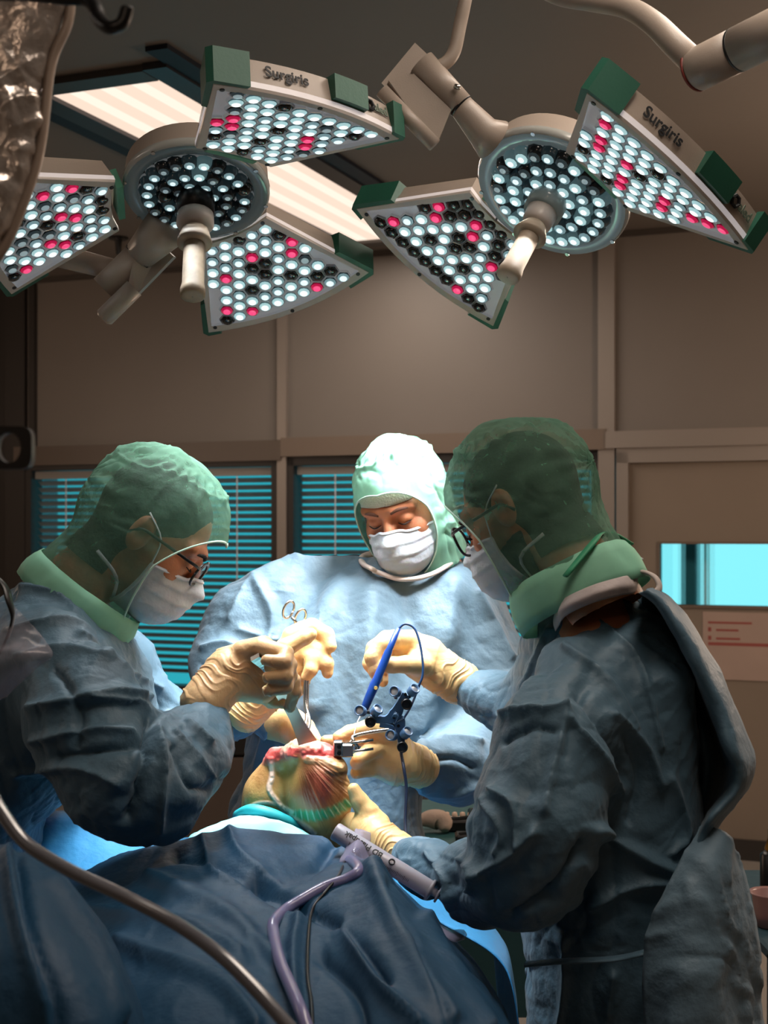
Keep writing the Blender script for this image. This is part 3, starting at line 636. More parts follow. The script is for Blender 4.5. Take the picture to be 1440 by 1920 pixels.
def add_head(root, R, C, sc, hoodmat, puff, op, seed, hood_front=(.0, 1, -.12), band=False, neckcut=-.145):
    X = lambda q: (np.asarray(q)*sc)@R.T+C
    hm = mk('hair', X(AV), AQ, HAIR, root)
    # hood as a polar sheet round the face opening
    ax = nrm(hood_front); fr = frame(ax, (0, 0, 1)); nA, nR = 220, 120; vv = []; org = np.array([0, -.012, -.01])
    th = np.linspace(0, 2*PI, nA, endpoint=False)
    b = np.radians(np.interp(np.degrees(th), *zip(*op)))    # opening half-angle by direction, 0 = up
    tr = np.linspace(0, 1, nR); D = []
    for t in tr:
        ang = b+(PI-.02-b)*t
        D.append(np.cos(ang)[:, None]*ax+np.sin(ang)[:, None]*(np.cos(th)[:, None]*fr[:, 1]+np.sin(th)[:, None]*fr[:, 0]))
    D = np.vstack(D); q = trace(lambda p: hoodf(p, puff), org, D)
    cr = crease(q, .022, seed, 5)*.0085+crease(q, .055, seed+5, 4)*.021+vnoise(q*14+seed)*.004
    ca = nrm((0, -.25, 1)); qc = q-np.array([0, -.016, .03]); ca_ = np.degrees(np.arccos(np.clip(qc@ca/np.linalg.norm(qc, axis=1), -1, 1)))
    az_ = np.arctan2(qc[:, 0], qc[:, 1]); cr = cr+.0035*np.exp(-((ca_-52-4*np.sin(3*az_))/2.2)**2)+.0028*np.sin(22*az_+4*vnoise(q*20))*np.exp(-((ca_-46)/9)**2)
    rad = np.sin(8*np.arctan2(D@fr[:, 0], D@fr[:, 1])*1.7+3*vnoise(q*9))*.0012
    edge = np.repeat(np.clip(tr*7, 0, 1), nA); q = q+D*((cr+rad)*edge)[:, None]
    Fc = [(i*nA+j, i*nA+(j+1) % nA, (i+1)*nA+(j+1) % nA, (i+1)*nA+j) for i in range(nR-1) for j in range(nA)]
    dz = q-org; cl = q[:, 2] < neckcut; tt = np.where(cl, (neckcut-org[2])/np.minimum(dz[:, 2], -1e-6), 1); q = org+dz*tt[:, None]
    keep = [f for f in Fc if not all(cl[list(f)])]
    ho = mk('hood', X(q), keep, hoodmat, root)
    e = q[:nA]; MB().tube(X(np.vstack([e, e[:2]])), .0018, 6).build('hood_hem', mat('hood hem', 'b9d6c6', .7), ho, True)
    return X, q, nA, nR
def neck_band(root, X, z0, z1, cy, a, b, m, seed, name='hood_collar', tilt=0.):
    n = 96; t = np.arange(n)*2*PI/n; V = []
    for k, f in enumerate((0, .25, .5, .75, 1)):
        z = z0+(z1-z0)*f; g = 1+.05*math.sin(PI*f)+.06*f
        V.append(np.column_stack([a*g*np.sin(t), cy+b*g*np.cos(t), z+tilt*np.cos(t)]))
    V = np.vstack(V); Q = np.array([(i*n+j, i*n+(j+1) % n, (i+1)*n+(j+1) % n, (i+1)*n+j) for i in range(4) for j in range(n)])
    N = normals(V, Q); V = V+N*(crease(V, .04, seed, 5)*.010+vnoise(V*40)*.002)[:, None]
    o = mk(name, X(V), Q, m, root); s_ = o.modifiers.new('s', 'SOLIDIFY'); s_.thickness = .0015; return o
def add_mask(root, X, seed, tie=True, drop=0.):
    nu, nv = 40, 30; V = []
    for i in range(nv+1):
        v = i/nv
        for j in range(nu+1):
            u = -1+2*j/nu; az = u*math.radians(66); topz = -.016-.016*abs(u)**1.5+.010*max(0, 1-(u*3.2)**2); z = topz+(-.128-topz)*v
            V.append((math.sin(az), math.cos(az), z))
    A = np.array(V); o = np.column_stack([np.zeros(len(A)), np.full(len(A), .0), A[:, 2]*.9-.004]); D = A.copy(); D[:, 2] = (A[:, 2]+.07)*2.2*np.clip((-A[:, 2]-.085)*30, 0, 1)
    D /= np.linalg.norm(D, axis=1)[:, None]; t = np.full(len(D), .25)
    for _ in range(60): t = t-np.maximum(facesm(o+D*t[:, None]), 0)*.9
    q = o+D*t[:, None]; v = np.repeat(np.linspace(0, 1, nv+1), nu+1); u = np.tile(np.linspace(-1, 1, nu+1), nv+1)
    pl = np.abs(((v*4.2+.06*vnoise(q*30)) % 1)-.25)*.0045*(1-u**4)*(v > .14)*(v < .86)
    q = q+D*(.006+pl+crease(q, .028, seed, 4)*.006*np.clip(1.3-np.abs(u)*.4, 0, 1)+.006*np.exp(-((v-.55)/.3)**2)*(1-u*u)+.002*np.exp(-(v/.03)**2))[:, None]
    Q = np.array([(i*(nu+1)+j, i*(nu+1)+j+1, (i+1)*(nu+1)+j+1, (i+1)*(nu+1)+j) for i in range(nv) for j in range(nu)])
    mo = mk('mask', X(q), Q, MASK, root); sd = mo.modifiers.new('s', 'SOLIDIFY'); sd.thickness = .0014
    row = q[(nu+1)*1:(nu+1)*2]; MB().tube(X(row), .0022, 6).build('nose_wire', mat('mask binding', 'd6d8dc', .7), mo, True)
    for j in (0, nu):
        col = q[j::nu+1]; MB().tube(X(col), .0032, 6).build('side_binding', MASK, mo, True)
        s = -1 if j == 0 else 1
        MB().tube(X([col[1], (s*.076, .02, .006), (s*.084, -.02, .03)]), .003, 6, sub=4, squash=.4).build('tie', MASK, mo, True)
        MB().tube(X([col[-2], (s*.074, .0, -.085), (s*.07, -.05, -.07)]), .003, 6, sub=4, squash=.4).build('tie', MASK, mo, True)
    return mo
def add_glasses(root, X, z=.0, w=.026, h=.021, y=.103):
    g = None; fm = BLACK; m = MB(); lens = MB()
    for s in (-1, 1):
        a = np.linspace(0, 2*PI, 29); c = np.array([s*.034, y, z-.002])
        loop = np.array([c+[w*np.sign(math.cos(t))*abs(math.cos(t))**.75, -abs(c[0]+w*math.cos(t))*.18+.004, h*np.sign(math.sin(t))*abs(math.sin(t))**.75] for t in a])
        m.tube(X(loop), .0022, 8); lens.add(X(loop[:-1]), [tuple(range(28))])
        m.tube(X([(s*.061, y-.006, z+.008), (s*.074, y-.02, z+.008), (s*.082, .02, z+.006), (s*.086, -.012, z+.004), (s*.082, -.03, z-.014)]), .0026, 8, sub=4)
    m.tube(X([(-.009, y, z+.004), (0, y+.004, z+.007), (.009, y, z+.004)]), .002, 8, sub=4)
    g = m.build('glasses', fm, root, True); lens.build('lens', film('spectacle lens', 'cfd8dc', .06, .05, 0, .15, 5, .0), g); return g
def brows(root, X, m):
    b = MB()
    for s in (-1, 1): b.tube(X([(s*.013, .093, .018), (s*.03, .091, .024), (s*.05, .074, .019)]), [.0025, .0034, .0015], 8, sub=4)
    b.build('eyebrows', m, root, True); l = MB()
    for s in (-1, 1): l.tube(X([(s*.018, .0835, -.006), (s*.026, .0868, -.0085), (s*.034, .0868, -.009), (s*.045, .078, -.006)]), [.0008, .0013, .0013, .0008], 6, sub=4)
    l.build('eyelashes', HAIR, root, True)
def hrot(fwd, up=(0, 0, 1), roll=0.):
    y = nrm(fwd); x = nrm(np.cross(y, up)); z = np.cross(x, y); c, s = math.cos(roll), math.sin(roll)
    return np.stack([c*x+s*z, y, c*z-s*x], 1)
def body_mesh(name, R, C, sc, fn, lo, hi, label):  # continuous figure: head, neck, trunk, arms and legs in one mesh
    V, Q = nets(fn, lo, hi, .016); V = smooth_v(V, Q, 2)
    A = (HV*sc)@R.T+C; o = mk(name, np.vstack([A, V]), np.vstack([HQ, Q+len(A)]), [SKIN], None, True)
    return tag(o, label, 'person')
def rings_sdf(p, tab):                     # trunk as a stack of turned ellipses: z, cx, cy, a, b, yaw
    t = np.array(sorted(tab)); z = p[:, 2]; c = [np.interp(z, t[:, 0], t[:, k]) for k in range(1, 6)]
    dx, dy = p[:, 0]-c[0], p[:, 1]-c[1]; cs, sn = np.cos(c[4]), np.sin(c[4]); u = dx*cs+dy*sn; v = -dx*sn+dy*cs
    k0 = (np.abs(u/c[2])**2.3+np.abs(v/c[3])**2.3)**(1/2.3)
    d = (k0-1)*np.minimum(c[2], c[3]); return np.maximum(d, np.maximum(z-t[-1, 0], t[0, 0]-z))
def R_(py0, xl, xr, Y, b, yaw=0.):         # ring from left/right edge pixels at depth Y
    a = P(xl, py0, Y); c = P(xr, py0, Y); return (a[2], (a[0]+c[0])/2, Y, (c[0]-a[0])/2, b, yaw)
def legs(cx, cy, dx, dy):                  # legs and shoes under a gown
    return [(((cx-dx, cy-dy, .9), .085), ((cx-dx, cy-dy, .48), .06), ((cx-dx, cy-dy, .08), .042)), (((cx+dx, cy+dy, .9), .085), ((cx+dx, cy+dy, .48), .06), ((cx+dx, cy+dy, .08), .042))]
def gown(root, fn, lo, hi, h, m, L, seed, amp=1., it=3, dirs=None):
    V, Q = nets(fn, lo, hi, h); V = smooth_v(V, Q, it); N = normals(V, Q)
    V = V+N*(amp*(crease(V, .19, seed, 4)*.026+crease(V, .095, seed+9, 5)*.022))[:, None]; V = smooth_v(V, Q, 2, .4)
    V, Q = subdiv(V, Q); V = smooth_v(V, Q, 2, .5); N = normals(V, Q); d = folds(V, N, L)*1.5
    k = (N[:, 1] < .35) & (V[:, 2] > .6); d[k] += amp*(crease(V[k], .06, seed+17, 5)*.0150+crease(V[k], .027, seed+31, 5)*.0050)
    V = V+N*d[:, None]; V = smooth_v(V, Q, 1, .2)
    return mk('gown', V, Q, m, root)
def C_(L): return [(P(x, y, Y), r/F*Y) for x, y, Y, r in L]
def hand(name, root, chains, h=.0024, m=GLOVE, seed=0, wr=None, k=.007, cuff=None):
    # chains of (px, py, depth, radius px); the palm chains blend into one glove
    ch = [[(P(x, y, Y), r/F*Y) for x, y, Y, r in c] for c in chains]
    al = np.array([q for c in ch for q, _ in c]); lo, hi = al.min(0)-.05, al.max(0)+.05
    def fn(p):
        d = None
        for c in ch:
            s = chain(p, c, .004); d = s if d is None else smin(d, s, k)
        return d
    V, Q = nets(fn, lo, hi, h); V = smooth_v(V, Q, 2); N = normals(V, Q)
    V, Q = subdiv(V, Q); V = smooth_v(V, Q, 1); N = normals(V, Q)
    if wr:                                 # rubber bunches into rings along the wrist
        a, b = P(*wr[0]), P(*wr[1]); ab = b-a; L = np.linalg.norm(ab); t = (V-a)@ab/L/L
        w = vnoise(np.column_stack([t*L*120+vnoise(V*30)*2.2, V@nrm(np.cross(ab, (0, 1, 0)))*14, V[:, 1]*14])+seed)
        V = V+N*((.0020*(1-np.abs(w)*2.4).clip(0, 1)-.0006)*np.clip(t*3+.2, 0, 1)*np.clip((1.25-t)*6, 0, 1))[:, None]
    V = V+N*(crease(V, .014, seed, 4)*.0013)[:, None]
    return mk(name, V, Q, m, root)
def sleeve_cuff(root, pts, r, name='cuff', m=GOWN):
    return MB().tube([P(*q) for q in pts], r, 28, sub=4).build(name, m, root, True)

# ---- left surgeon, in profile
Rl = hrot((.80, .06, -.62)); Cl = P(287, 1003, 2.3)
def g_left(p):
    d = rings_sdf(p, [R_(1075, 40, 150, 2.28, .07), R_(1120, -10, 205, 2.28, .12), R_(1180, -50, 245, 2.3, .19), R_(1260, -85, 285, 2.3, .22), R_(1360, -105, 300, 2.32, .22), R_(1450, -115, 190, 2.33, .21), R_(1560, -125, 70, 2.33, .21), R_(1800, -150, 40, 2.33, .21), R_(2200, -170, 50, 2.33, .24), R_(2420, -180, 60, 2.33, .26)])
    arm = chain(p, C_([(95, 1215, 2.12, 88), (165, 1350, 2.02, 112), (235, 1470, 1.98, 112), (292, 1490, 1.99, 92), (352, 1418, 2.07, 80), (384, 1352, 2.14, 56)]), .05)
    arm2 = chain(p, C_([(225, 1240, 2.5, 75), (300, 1370, 2.58, 70), (350, 1395, 2.58, 62), (452, 1345, 2.52, 42)]), .04)
    return smin(smin(d, arm, .05), arm2, .02)
pl_l = body_mesh('surgeon', Rl, Cl, 1.0, lambda p: np.minimum(np.minimum(rings_sdf(p, [R_(1100, 60, 150, 2.28, .06), R_(1180, 0, 200, 2.3, .15), R_(1350, -50, 220, 2.32, .17), R_(1560, -90, 30, 2.33, .16), R_(1800, -120, 0, 2.33, .15), R_(1850, -120, 0, 2.33, .15)]), chain(p, C_([(120, 1230, 2.14, 50), (235, 1470, 2.0, 50), (300, 1490, 2.0, 45), (365, 1375, 2.12, 26), (420, 1262, 2.17, 20)]), .03)),
    np.minimum(chain(p, C_([(200, 1240, 2.45, 40), (320, 1392, 2.58, 34), (470, 1325, 2.51, 26)]), .03), smin(*[chain(p, c, .02) for c in legs(P(-60, 1900, 2.33)[0], 2.33, 0, .1)], .01))), (-.85, 1.85, .03), (-.1, 2.75, 1.56), 'surgeon in profile at the left in green hood, mask and glasses holding a retractor')
Xl, hq, nA, nR = add_head(pl_l, Rl, Cl, 1.0, HOOD, .018, ((0, 36), (60, 52), (100, 62), (140, 60), (180, 58), (220, 60), (260, 62), (300, 52), (360, 36)), 11)
add_mask(pl_l, Xl, 3); add_glasses(pl_l, Xl, -.002); brows(pl_l, Xl, HAIR)
FL = [([(150, 1190), (230, 1250), (300, 1290)], 7, 9), ([(170, 1310), (250, 1320), (320, 1340)], 6, 8), ([(60, 1330), (190, 1300), (275, 1305)], 12, 12), ([(110, 1420), (260, 1390), (300, 1340)], 8, -9), ([(280, 1340), (275, 1420), (240, 1540)], 10, -14),
      ([(300, 1360), (310, 1450), (300, 1560)], 7, 9), ([(330, 1370), (370, 1420), (400, 1460)], 7, 9), ([(350, 1350), (395, 1390)], 6, 8), ([(330, 1400), (360, 1470), (385, 1480)], 7, -9), ([(40, 1100), (100, 1110), (150, 1150)], 6, 8), ([(20, 1180), (120, 1160), (190, 1200)], 7, 8), ([(30, 1230), (120, 1215), (200, 1235)], 8, 8), ([(100, 1250), (150, 1330), (140, 1400)], 8, -8), ([(60, 1390), (160, 1370), (250, 1370)], 7, 8), ([(30, 1450), (140, 1440), (220, 1470)], 9, 8)]
gl = gown(pl_l, g_left, (-.95, 1.75, .3), (-.1, 2.85, 1.56), .0072, GOWN_SHADE, FL, 21, 1.1)
neck_band(pl_l, Xl, -.128, -.182, -.030, .094, .102, HOODM, 4)
hand('glove', pl_l, [[(385, 1315, 2.15, 47), (425, 1262, 2.17, 44), (455, 1248, 2.18, 42)], [(430, 1250, 2.17, 38), (478, 1235, 2.19, 34), (500, 1228, 2.19, 30)], [(440, 1285, 2.17, 30), (490, 1285, 2.19, 32), (525, 1275, 2.2, 24)], [(455, 1220, 2.16, 20), (495, 1210, 2.15, 19)],
    [(490, 1212, 2.14, 17), (536, 1224, 2.11, 14.5), (533, 1241, 2.09, 13.5), (500, 1238, 2.09, 12)], [(505, 1230, 2.14, 16), (543, 1246, 2.11, 14.5), (536, 1268, 2.09, 13.5), (502, 1270, 2.09, 12)], [(510, 1250, 2.15, 16), (544, 1266, 2.12, 14), (536, 1289, 2.1, 13), (503, 1294, 2.1, 12)], [(520, 1262, 2.17, 16), (549, 1276, 2.15, 14.5), (553, 1296, 2.15, 13), (543, 1326, 2.17, 11)], [(470, 1290, 2.2, 22), (510, 1312, 2.22, 16), (530, 1318, 2.21, 12)]],
    m=GLOVED, seed=3, wr=((470, 1235, 2.18), (375, 1325, 2.14)), k=.006)
hand('glove', pl_l, [[(462, 1338, 2.5, 36), (495, 1300, 2.5, 40), (520, 1260, 2.5, 42)], [(500, 1290, 2.5, 34), (540, 1225, 2.5, 30), (568, 1190, 2.5, 24)], [(510, 1290, 2.5, 36), (552, 1250, 2.51, 30), (575, 1235, 2.51, 24)],
    [(548, 1192, 2.5, 19), (585, 1176, 2.5, 17), (612, 1190, 2.49, 15), (620, 1212, 2.48, 12)], [(575, 1205, 2.5, 19), (600, 1222, 2.49, 16), (612, 1244, 2.48, 14), (614, 1262, 2.48, 11)], [(568, 1222, 2.5, 18), (588, 1236, 2.48, 15), (583, 1256, 2.47, 13), (574, 1270, 2.47, 11)], [(555, 1250, 2.53, 20), (565, 1275, 2.52, 17), (556, 1296, 2.5, 14)], [(500, 1240, 2.46, 22), (540, 1212, 2.43, 17), (572, 1195, 2.43, 14.5), (583, 1189, 2.43, 12)]],
    seed=8, wr=((530, 1250, 2.5), (455, 1345, 2.5)))
# ---- middle surgeon, facing the camera
Rm = hrot((-.30, -.86, -.44), roll=-.16); Cm = P(752, 944, 2.76)
def g_mid(p):
    d = rings_sdf(p, [R_(1040, 690, 850, 2.84, .085, .15), R_(1066, 650, 880, 2.83, .10, .15), R_(1110, 585, 925, 2.82, .12, .15), R_(1180, 500, 945, 2.82, .15, .15), R_(1300, 470, 905, 2.82, .165, .1), R_(1450, 450, 800, 2.82, .17, .1), R_(1540, 425, 795, 2.82, .18), R_(1700, 415, 830, 2.82, .19), R_(2200, 400, 880, 2.82, .22)])
    d = smin(d, chain(p, C_([(660, 1062, 2.86, 56), (580, 1090, 2.85, 62), (520, 1125, 2.82, 66)]), .03), .04)
    a1 = chain(p, C_([(520, 1130, 2.82, 66), (468, 1170, 2.82, 80), (425, 1250, 2.78, 66), (430, 1285, 2.72, 55), (500, 1345, 2.6, 45)]), .05)
    a2 = chain(p, C_([(870, 1130, 2.82, 75), (915, 1260, 2.8, 78), (915, 1400, 2.74, 74), (860, 1440, 2.64, 66), (795, 1435, 2.55, 48)]), .05)
    return smin(smin(d, a1, .04), a2, .04)
pl_m = body_mesh('surgeon', Rm, Cm, 1.0, lambda p: np.minimum(np.minimum(rings_sdf(p, [R_(1080, 730, 830, 2.82, .06), R_(1130, 640, 880, 2.82, .08), R_(1300, 530, 850, 2.82, .11), R_(1440, 510, 750, 2.82, .12), R_(1800, 490, 760, 2.82, .12), R_(1900, 490, 760, 2.82, .12)]), chain(p, C_([(540, 1130, 2.82, 45), (435, 1270, 2.76, 38), (540, 1370, 2.6, 26)]), .03)),
    np.minimum(chain(p, C_([(860, 1140, 2.82, 45), (910, 1400, 2.74, 40), (770, 1430, 2.52, 26)]), .03), smin(*[chain(p, c, .02) for c in legs(P(630, 1800, 2.82)[0], 2.82, .09, 0)], .01))), (-.4, 2.4, .03), (.35, 3.1, 1.56), 'surgeon facing the camera between two others, head lit, in pale green hood and white mask')
Xm, hqm, nA, nR = add_head(pl_m, Rm, Cm, 1.0, HOODM, .007, ((0, 40), (40, 46), (70, 50), (100, 50), (140, 52), (180, 54), (220, 52), (260, 50), (290, 50), (320, 46), (360, 40)), 23)
add_mask(pl_m, Xm, 5); brows(pl_m, Xm, mat('brown brow', '5a3423', .8))
a = np.radians(np.linspace(-58, 58, 30)); bnd = []
for z in (.080, .074, .058, .040, .034): bnd.append(trace(headf, np.array([0, 0, z]), np.column_stack([np.sin(a), np.cos(a), 0*a]))+np.column_stack([np.sin(a), np.cos(a), 0*a])*(.004 if z in (.080, .034) else .0095))
V = np.vstack(bnd); Q = np.array([(i*30+j, i*30+j+1, (i+1)*30+j+1, (i+1)*30+j) for i in range(4) for j in range(29)])
bo = mk('headband', Xm(V), Q, mat('quilted band', 'dcdcc8', .8, bump=.6, bscale=260), pl_m); sd = bo.modifiers.new('s', 'SOLIDIFY'); sd.thickness = .002
FM = [([(560, 1040), (470, 1085), (430, 1160)], 9, 7), ([(480, 1090), (510, 1150), (505, 1210)], 10, 8, 1), ([(640, 1090), (600, 1180), (590, 1320)], 22, 12, 1), ([(700, 1110), (690, 1230), (680, 1380)], 24, 12, 1), ([(850, 1100), (830, 1220), (790, 1360)], 26, 14, 1), ([(760, 1110), (770, 1220), (750, 1360)], 20, -8, 1), ([(900, 1110), (935, 1180), (960, 1230)], 8, 8), ([(450, 1180), (520, 1200), (560, 1190)], 7, 6),
      ([(380, 1215), (420, 1205), (450, 1220)], 6, 9), ([(375, 1245), (410, 1225), (450, 1240)], 5, -8), ([(790, 1390), (850, 1385), (900, 1390)], 7, 9), ([(800, 1430), (850, 1420), (890, 1440)], 6, -8), ([(790, 1480), (850, 1490), (895, 1475)], 7, 8), ([(820, 1280), (880, 1300), (960, 1260)], 8, 8), ([(460, 1360), (450, 1450), (430, 1530)], 7, 8), ([(500, 1370), (480, 1440), (470, 1520)], 7, 7)]
gown(pl_m, g_mid, (-.45, 2.4, .3), (.38, 3.12, 1.56), .0078, GOWN, FM, 41, .75)
col = [R_(1058+i*0, 690, 850, 2.79, .09) for i in range(1)]
MB().tube([P(700, 1070, 2.715), P(750, 1086, 2.705), P(800, 1080, 2.715), P(842, 1058, 2.765), P(850, 1040, 2.86), P(770, 1030, 2.93), P(690, 1040, 2.88), P(680, 1056, 2.78), P(700, 1068, 2.70)], .008, 10, sub=5, squash=.6).build('neck_binding', mat('neck binding', 'c9b8ae', .7), pl_m, True)
hand('glove', pl_m, [[(785, 1438, 2.53, 40), (745, 1425, 2.5, 42), (718, 1410, 2.49, 40)], [(740, 1405, 2.49, 34), (715, 1380, 2.48, 28)], [(740, 1440, 2.5, 34), (712, 1432, 2.49, 26)],
    [(730, 1378, 2.47, 20), (690, 1366, 2.45, 17), (655, 1374, 2.44, 14.5), (635, 1382, 2.43, 12)], [(718, 1400, 2.47, 18), (690, 1410, 2.44, 15), (672, 1422, 2.42, 12.5)], [(718, 1425, 2.49, 18), (690, 1430, 2.46, 14.5), (668, 1430, 2.43, 12.5)], [(718, 1440, 2.5, 17), (692, 1443, 2.47, 14), (668, 1449, 2.44, 12)], [(735, 1375, 2.5, 18), (690, 1385, 2.49, 14), (650, 1388, 2.47, 12), (610, 1388, 2.46, 10)]],
    seed=12, wr=((730, 1420, 2.5), (795, 1440, 2.53)))
hand('glove', pl_m, [[(505, 1352, 2.6, 34), (545, 1362, 2.56, 34)], [(545, 1362, 2.56, 28), (580, 1380, 2.53, 16), (596, 1392, 2.5, 12)], [(545, 1350, 2.57, 24), (575, 1362, 2.55, 15), (590, 1385, 2.53, 12)], [(545, 1375, 2.56, 22), (565, 1392, 2.53, 14), (575, 1402, 2.51, 11)]], seed=14, h=.003)
# ---- right surgeon, seen from behind
Rr = hrot((-.70, .46, -.44), roll=.0); Cr = P(975, 955, 2.2)
def g_right(p):
    d = rings_sdf(p, [R_(1105, 1085, 1160, 2.22, .065, .7), R_(1135, 1045, 1205, 2.2, .10, .6), R_(1170, 1025, 1230, 2.19, .15, .5), R_(1250, 1000, 1262, 2.18, .20, .4), R_(1350, 975, 1285, 2.18, .205, .3), R_(1500, 955, 1310, 2.18, .2, .2), R_(1650, 965, 1340, 2.18, .19, .1), R_(1760, 975, 1360, 2.18, .18), R_(1930, 985, 1400, 2.18, .19), R_(2250, 960, 1450, 2.18, .22), R_(2420, 940, 1470, 2.18, .24)])
    a1 = chain(p, C_([(1075, 1255, 2.05, 82), (1040, 1400, 1.95, 112), (1010, 1540, 1.9, 118), (985, 1630, 1.91, 108), (900, 1655, 2.02, 78), (800, 1625, 2.15, 52), (765, 1605, 2.2, 40)]), .06)
    a2 = chain(p, C_([(1040, 1215, 2.3, 70), (985, 1330, 2.42, 66), (930, 1310, 2.46, 54), (868, 1285, 2.5, 42)]), .04)
    return smin(smin(d, a1, .06), a2, .03)
pl_r = body_mesh('surgeon', Rr, Cr, 1.0, lambda p: np.minimum(np.minimum(rings_sdf(p, [R_(1110, 1070, 1160, 2.2, .06), R_(1180, 1040, 1200, 2.19, .13), R_(1400, 1020, 1240, 2.18, .15), R_(1800, 1020, 1300, 2.18, .14), R_(1850, 1020, 1300, 2.18, .14)]), chain(p, C_([(1080, 1260, 2.05, 45), (1010, 1590, 1.92, 45), (900, 1655, 2.02, 36), (745, 1596, 2.24, 24)]), .03)),
    np.minimum(chain(p, C_([(1040, 1220, 2.3, 45), (980, 1330, 2.42, 40), (850, 1275, 2.5, 26)]), .03), smin(*[chain(p, c, .02) for c in legs(P(1200, 1900, 2.18)[0], 2.18, .07, .06)], .01))), (-.05, 1.75, .03), (.65, 2.65, 1.56), 'surgeon at the right with back turned, in green hood and black glasses')
Xr, hqr, nA, nR = add_head(pl_r, Rr, Cr, 1.0, HOOD, .018, ((0, 36), (60, 50), (100, 60), (140, 60), (180, 58), (220, 60), (260, 62), (300, 52), (360, 36)), 31)
add_mask(pl_r, Xr, 9); add_glasses(pl_r, Xr, -.004, .027, .024); brows(pl_r, Xr, HAIR)
def beardf(q): return np.maximum(np.maximum(headf(q)-.004, q[:, 2]+.045+np.clip(q[:, 1], 0, .1)*.3), -(q[:, 2]+.135)+np.clip(-q[:, 1]-.005, 0, .1)*9)
BV, BQ = nets(beardf, (-.1, -.03, -.15), (.1, .12, 0), .004); mk('beard', Xr(BV), BQ, HAIR, pl_r)
FR = [([(1120, 1160), (1200, 1240), (1240, 1400)], 6, 6), ([(1060, 1210), (1140, 1270), (1190, 1360)], 8, 6, 1), ([(1030, 1180), (1000, 1250), (970, 1320)], 8, 8), ([(940, 1340), (1000, 1330), (1060, 1330)], 8, 10), ([(1060, 1330), (1040, 1430), (1020, 1520)], 9, 10), ([(940, 1390), (1000, 1360), (1040, 1370)], 6, -8), ([(1070, 1350), (1130, 1420), (1160, 1480)], 9, 9), ([(1090, 1300), (1160, 1400), (1170, 1460)], 9, -9), ([(1150, 1340), (1210, 1400), (1240, 1470)], 10, 10), ([(1180, 1380), (1200, 1460), (1180, 1540)], 8, -8),
      ([(920, 1480), (960, 1510), (970, 1580)], 8, 9), ([(1000, 1560), (960, 1600), (900, 1640)], 9, 12), ([(905, 1500), (940, 1560), (930, 1600)], 7, 9), ([(860, 1610), (890, 1640), (880, 1670)], 6, 9), ([(800, 1600), (830, 1640), (840, 1690)], 6, 9), ([(960, 1720), (1040, 1670), (1100, 1580)], 10, -10), ([(1130, 1560), (1230, 1620), (1290, 1640)], 12, 10, 1), ([(1110, 1700), (1200, 1660), (1290, 1660)], 10, 9), ([(1060, 1760), (1060, 1850), (1050, 1920)], 9, 8), ([(1150, 1830), (1140, 1900)], 9, 8), ([(1260, 1460), (1290, 1560), (1260, 1600)], 9, 8)]
gr = gown(pl_r, g_right, (-.02, 1.65, .3), (.72, 2.72, 1.56), .0072, GOWN_SHADE, FR, 57, 1.05)
def sheet(name, rows, m, parent, sub=5, th=.0016, amp=.004, sc=.04, seed=0):  # cloth sheet through rows of points
    G = [catmull(r, sub) for r in rows]; G = np.array(G); G2 = np.array([catmull(G[:, j], sub) for j in range(G.shape[1])]).transpose(1, 0, 2)
    a, b = G2.shape[:2]; V = G2.reshape(-1, 3); Q = np.array([(i*b+j, i*b+j+1, (i+1)*b+j+1, (i+1)*b+j) for i in range(a-1) for j in range(b-1)])
    N = normals(V, Q); V = V+N*(crease(V, sc, seed, 5)*amp+crease(V, sc*2.4, seed+3, 4)*amp*1.6)[:, None]
    o = mk(name, V, Q, m, parent); s = o.modifiers.new('s', 'SOLIDIFY'); s.thickness = th; return o
# loose back flap of the gown, collar, belt and lower overlap
FLR = [(1110, 1180, 1205, 1200, 1222), (1130, 1195, 1225, 1228, 1256), (1190, 1225, 1262, 1268, 1304), (1260, 1245, 1292, 1302, 1345), (1330, 1258, 1312, 1332, 1376), (1400, 1270, 1326, 1360, 1404), (1440, 1275, 1330, 1374, 1414), (1485, 1275, 1326, 1362, 1402), (1535, 1265, 1310, 1328, 1362), (1590, 1250, 1285, 1300, 1325), (1680, 1225, 1250, 1262, 1282)]
sheet('back_flap', [[P(b_, y, 2.19), P(c_, y-6, 2.21), P((c_+d_)/2+6, y-4, 2.12), P(d_, y, 2.0-.02*math.sin(y*.05)), P((d_+e_)/2, y-3, 1.985), P(e_, y-6, 2.05)] for y, b_, c_, d_, e_ in FLR], GOWN_SHADE, gr, 7, .0015, .005, .05, 5)
MB().tube([P(1160, 1100, 2.12), P(1180, 1078, 2.1), P(1205, 1072, 2.08), P(1228, 1082, 2.06), P(1236, 1102, 2.05), P(1222, 1120, 2.04)], .006, 8, sub=5, squash=.5).build('collar_end', mat('collar end', 'b3a8a2', .7), gr, True)
sheet('overlap', [[P(1325, 1565, 2.02), P(1350, 1570, 2.0), P(1368, 1610, 2.04)], [P(1270, 1640, 1.97), P(1330, 1650, 1.95), P(1380, 1660, 2.03)], [P(1220, 1740, 1.955), P(1320, 1740, 1.925), P(1402, 1735, 2.03)], [P(1208, 1800, 1.95), P(1320, 1810, 1.92), P(1412, 1810, 2.03)], [P(1212, 1900, 1.95), P(1320, 1905, 1.91), P(1420, 1905, 2.03)], [P(1216, 2060, 1.94), P(1330, 2060, 1.9), P(1432, 2060, 2.03)], [P(1216, 2260, 1.94), P(1340, 2260, 1.9), P(1440, 2260, 2.03)]], GOWN, gr, 12, .0015, .026, .045, 15)  # overlap takes the lighter gown copy, same fabric as if lit
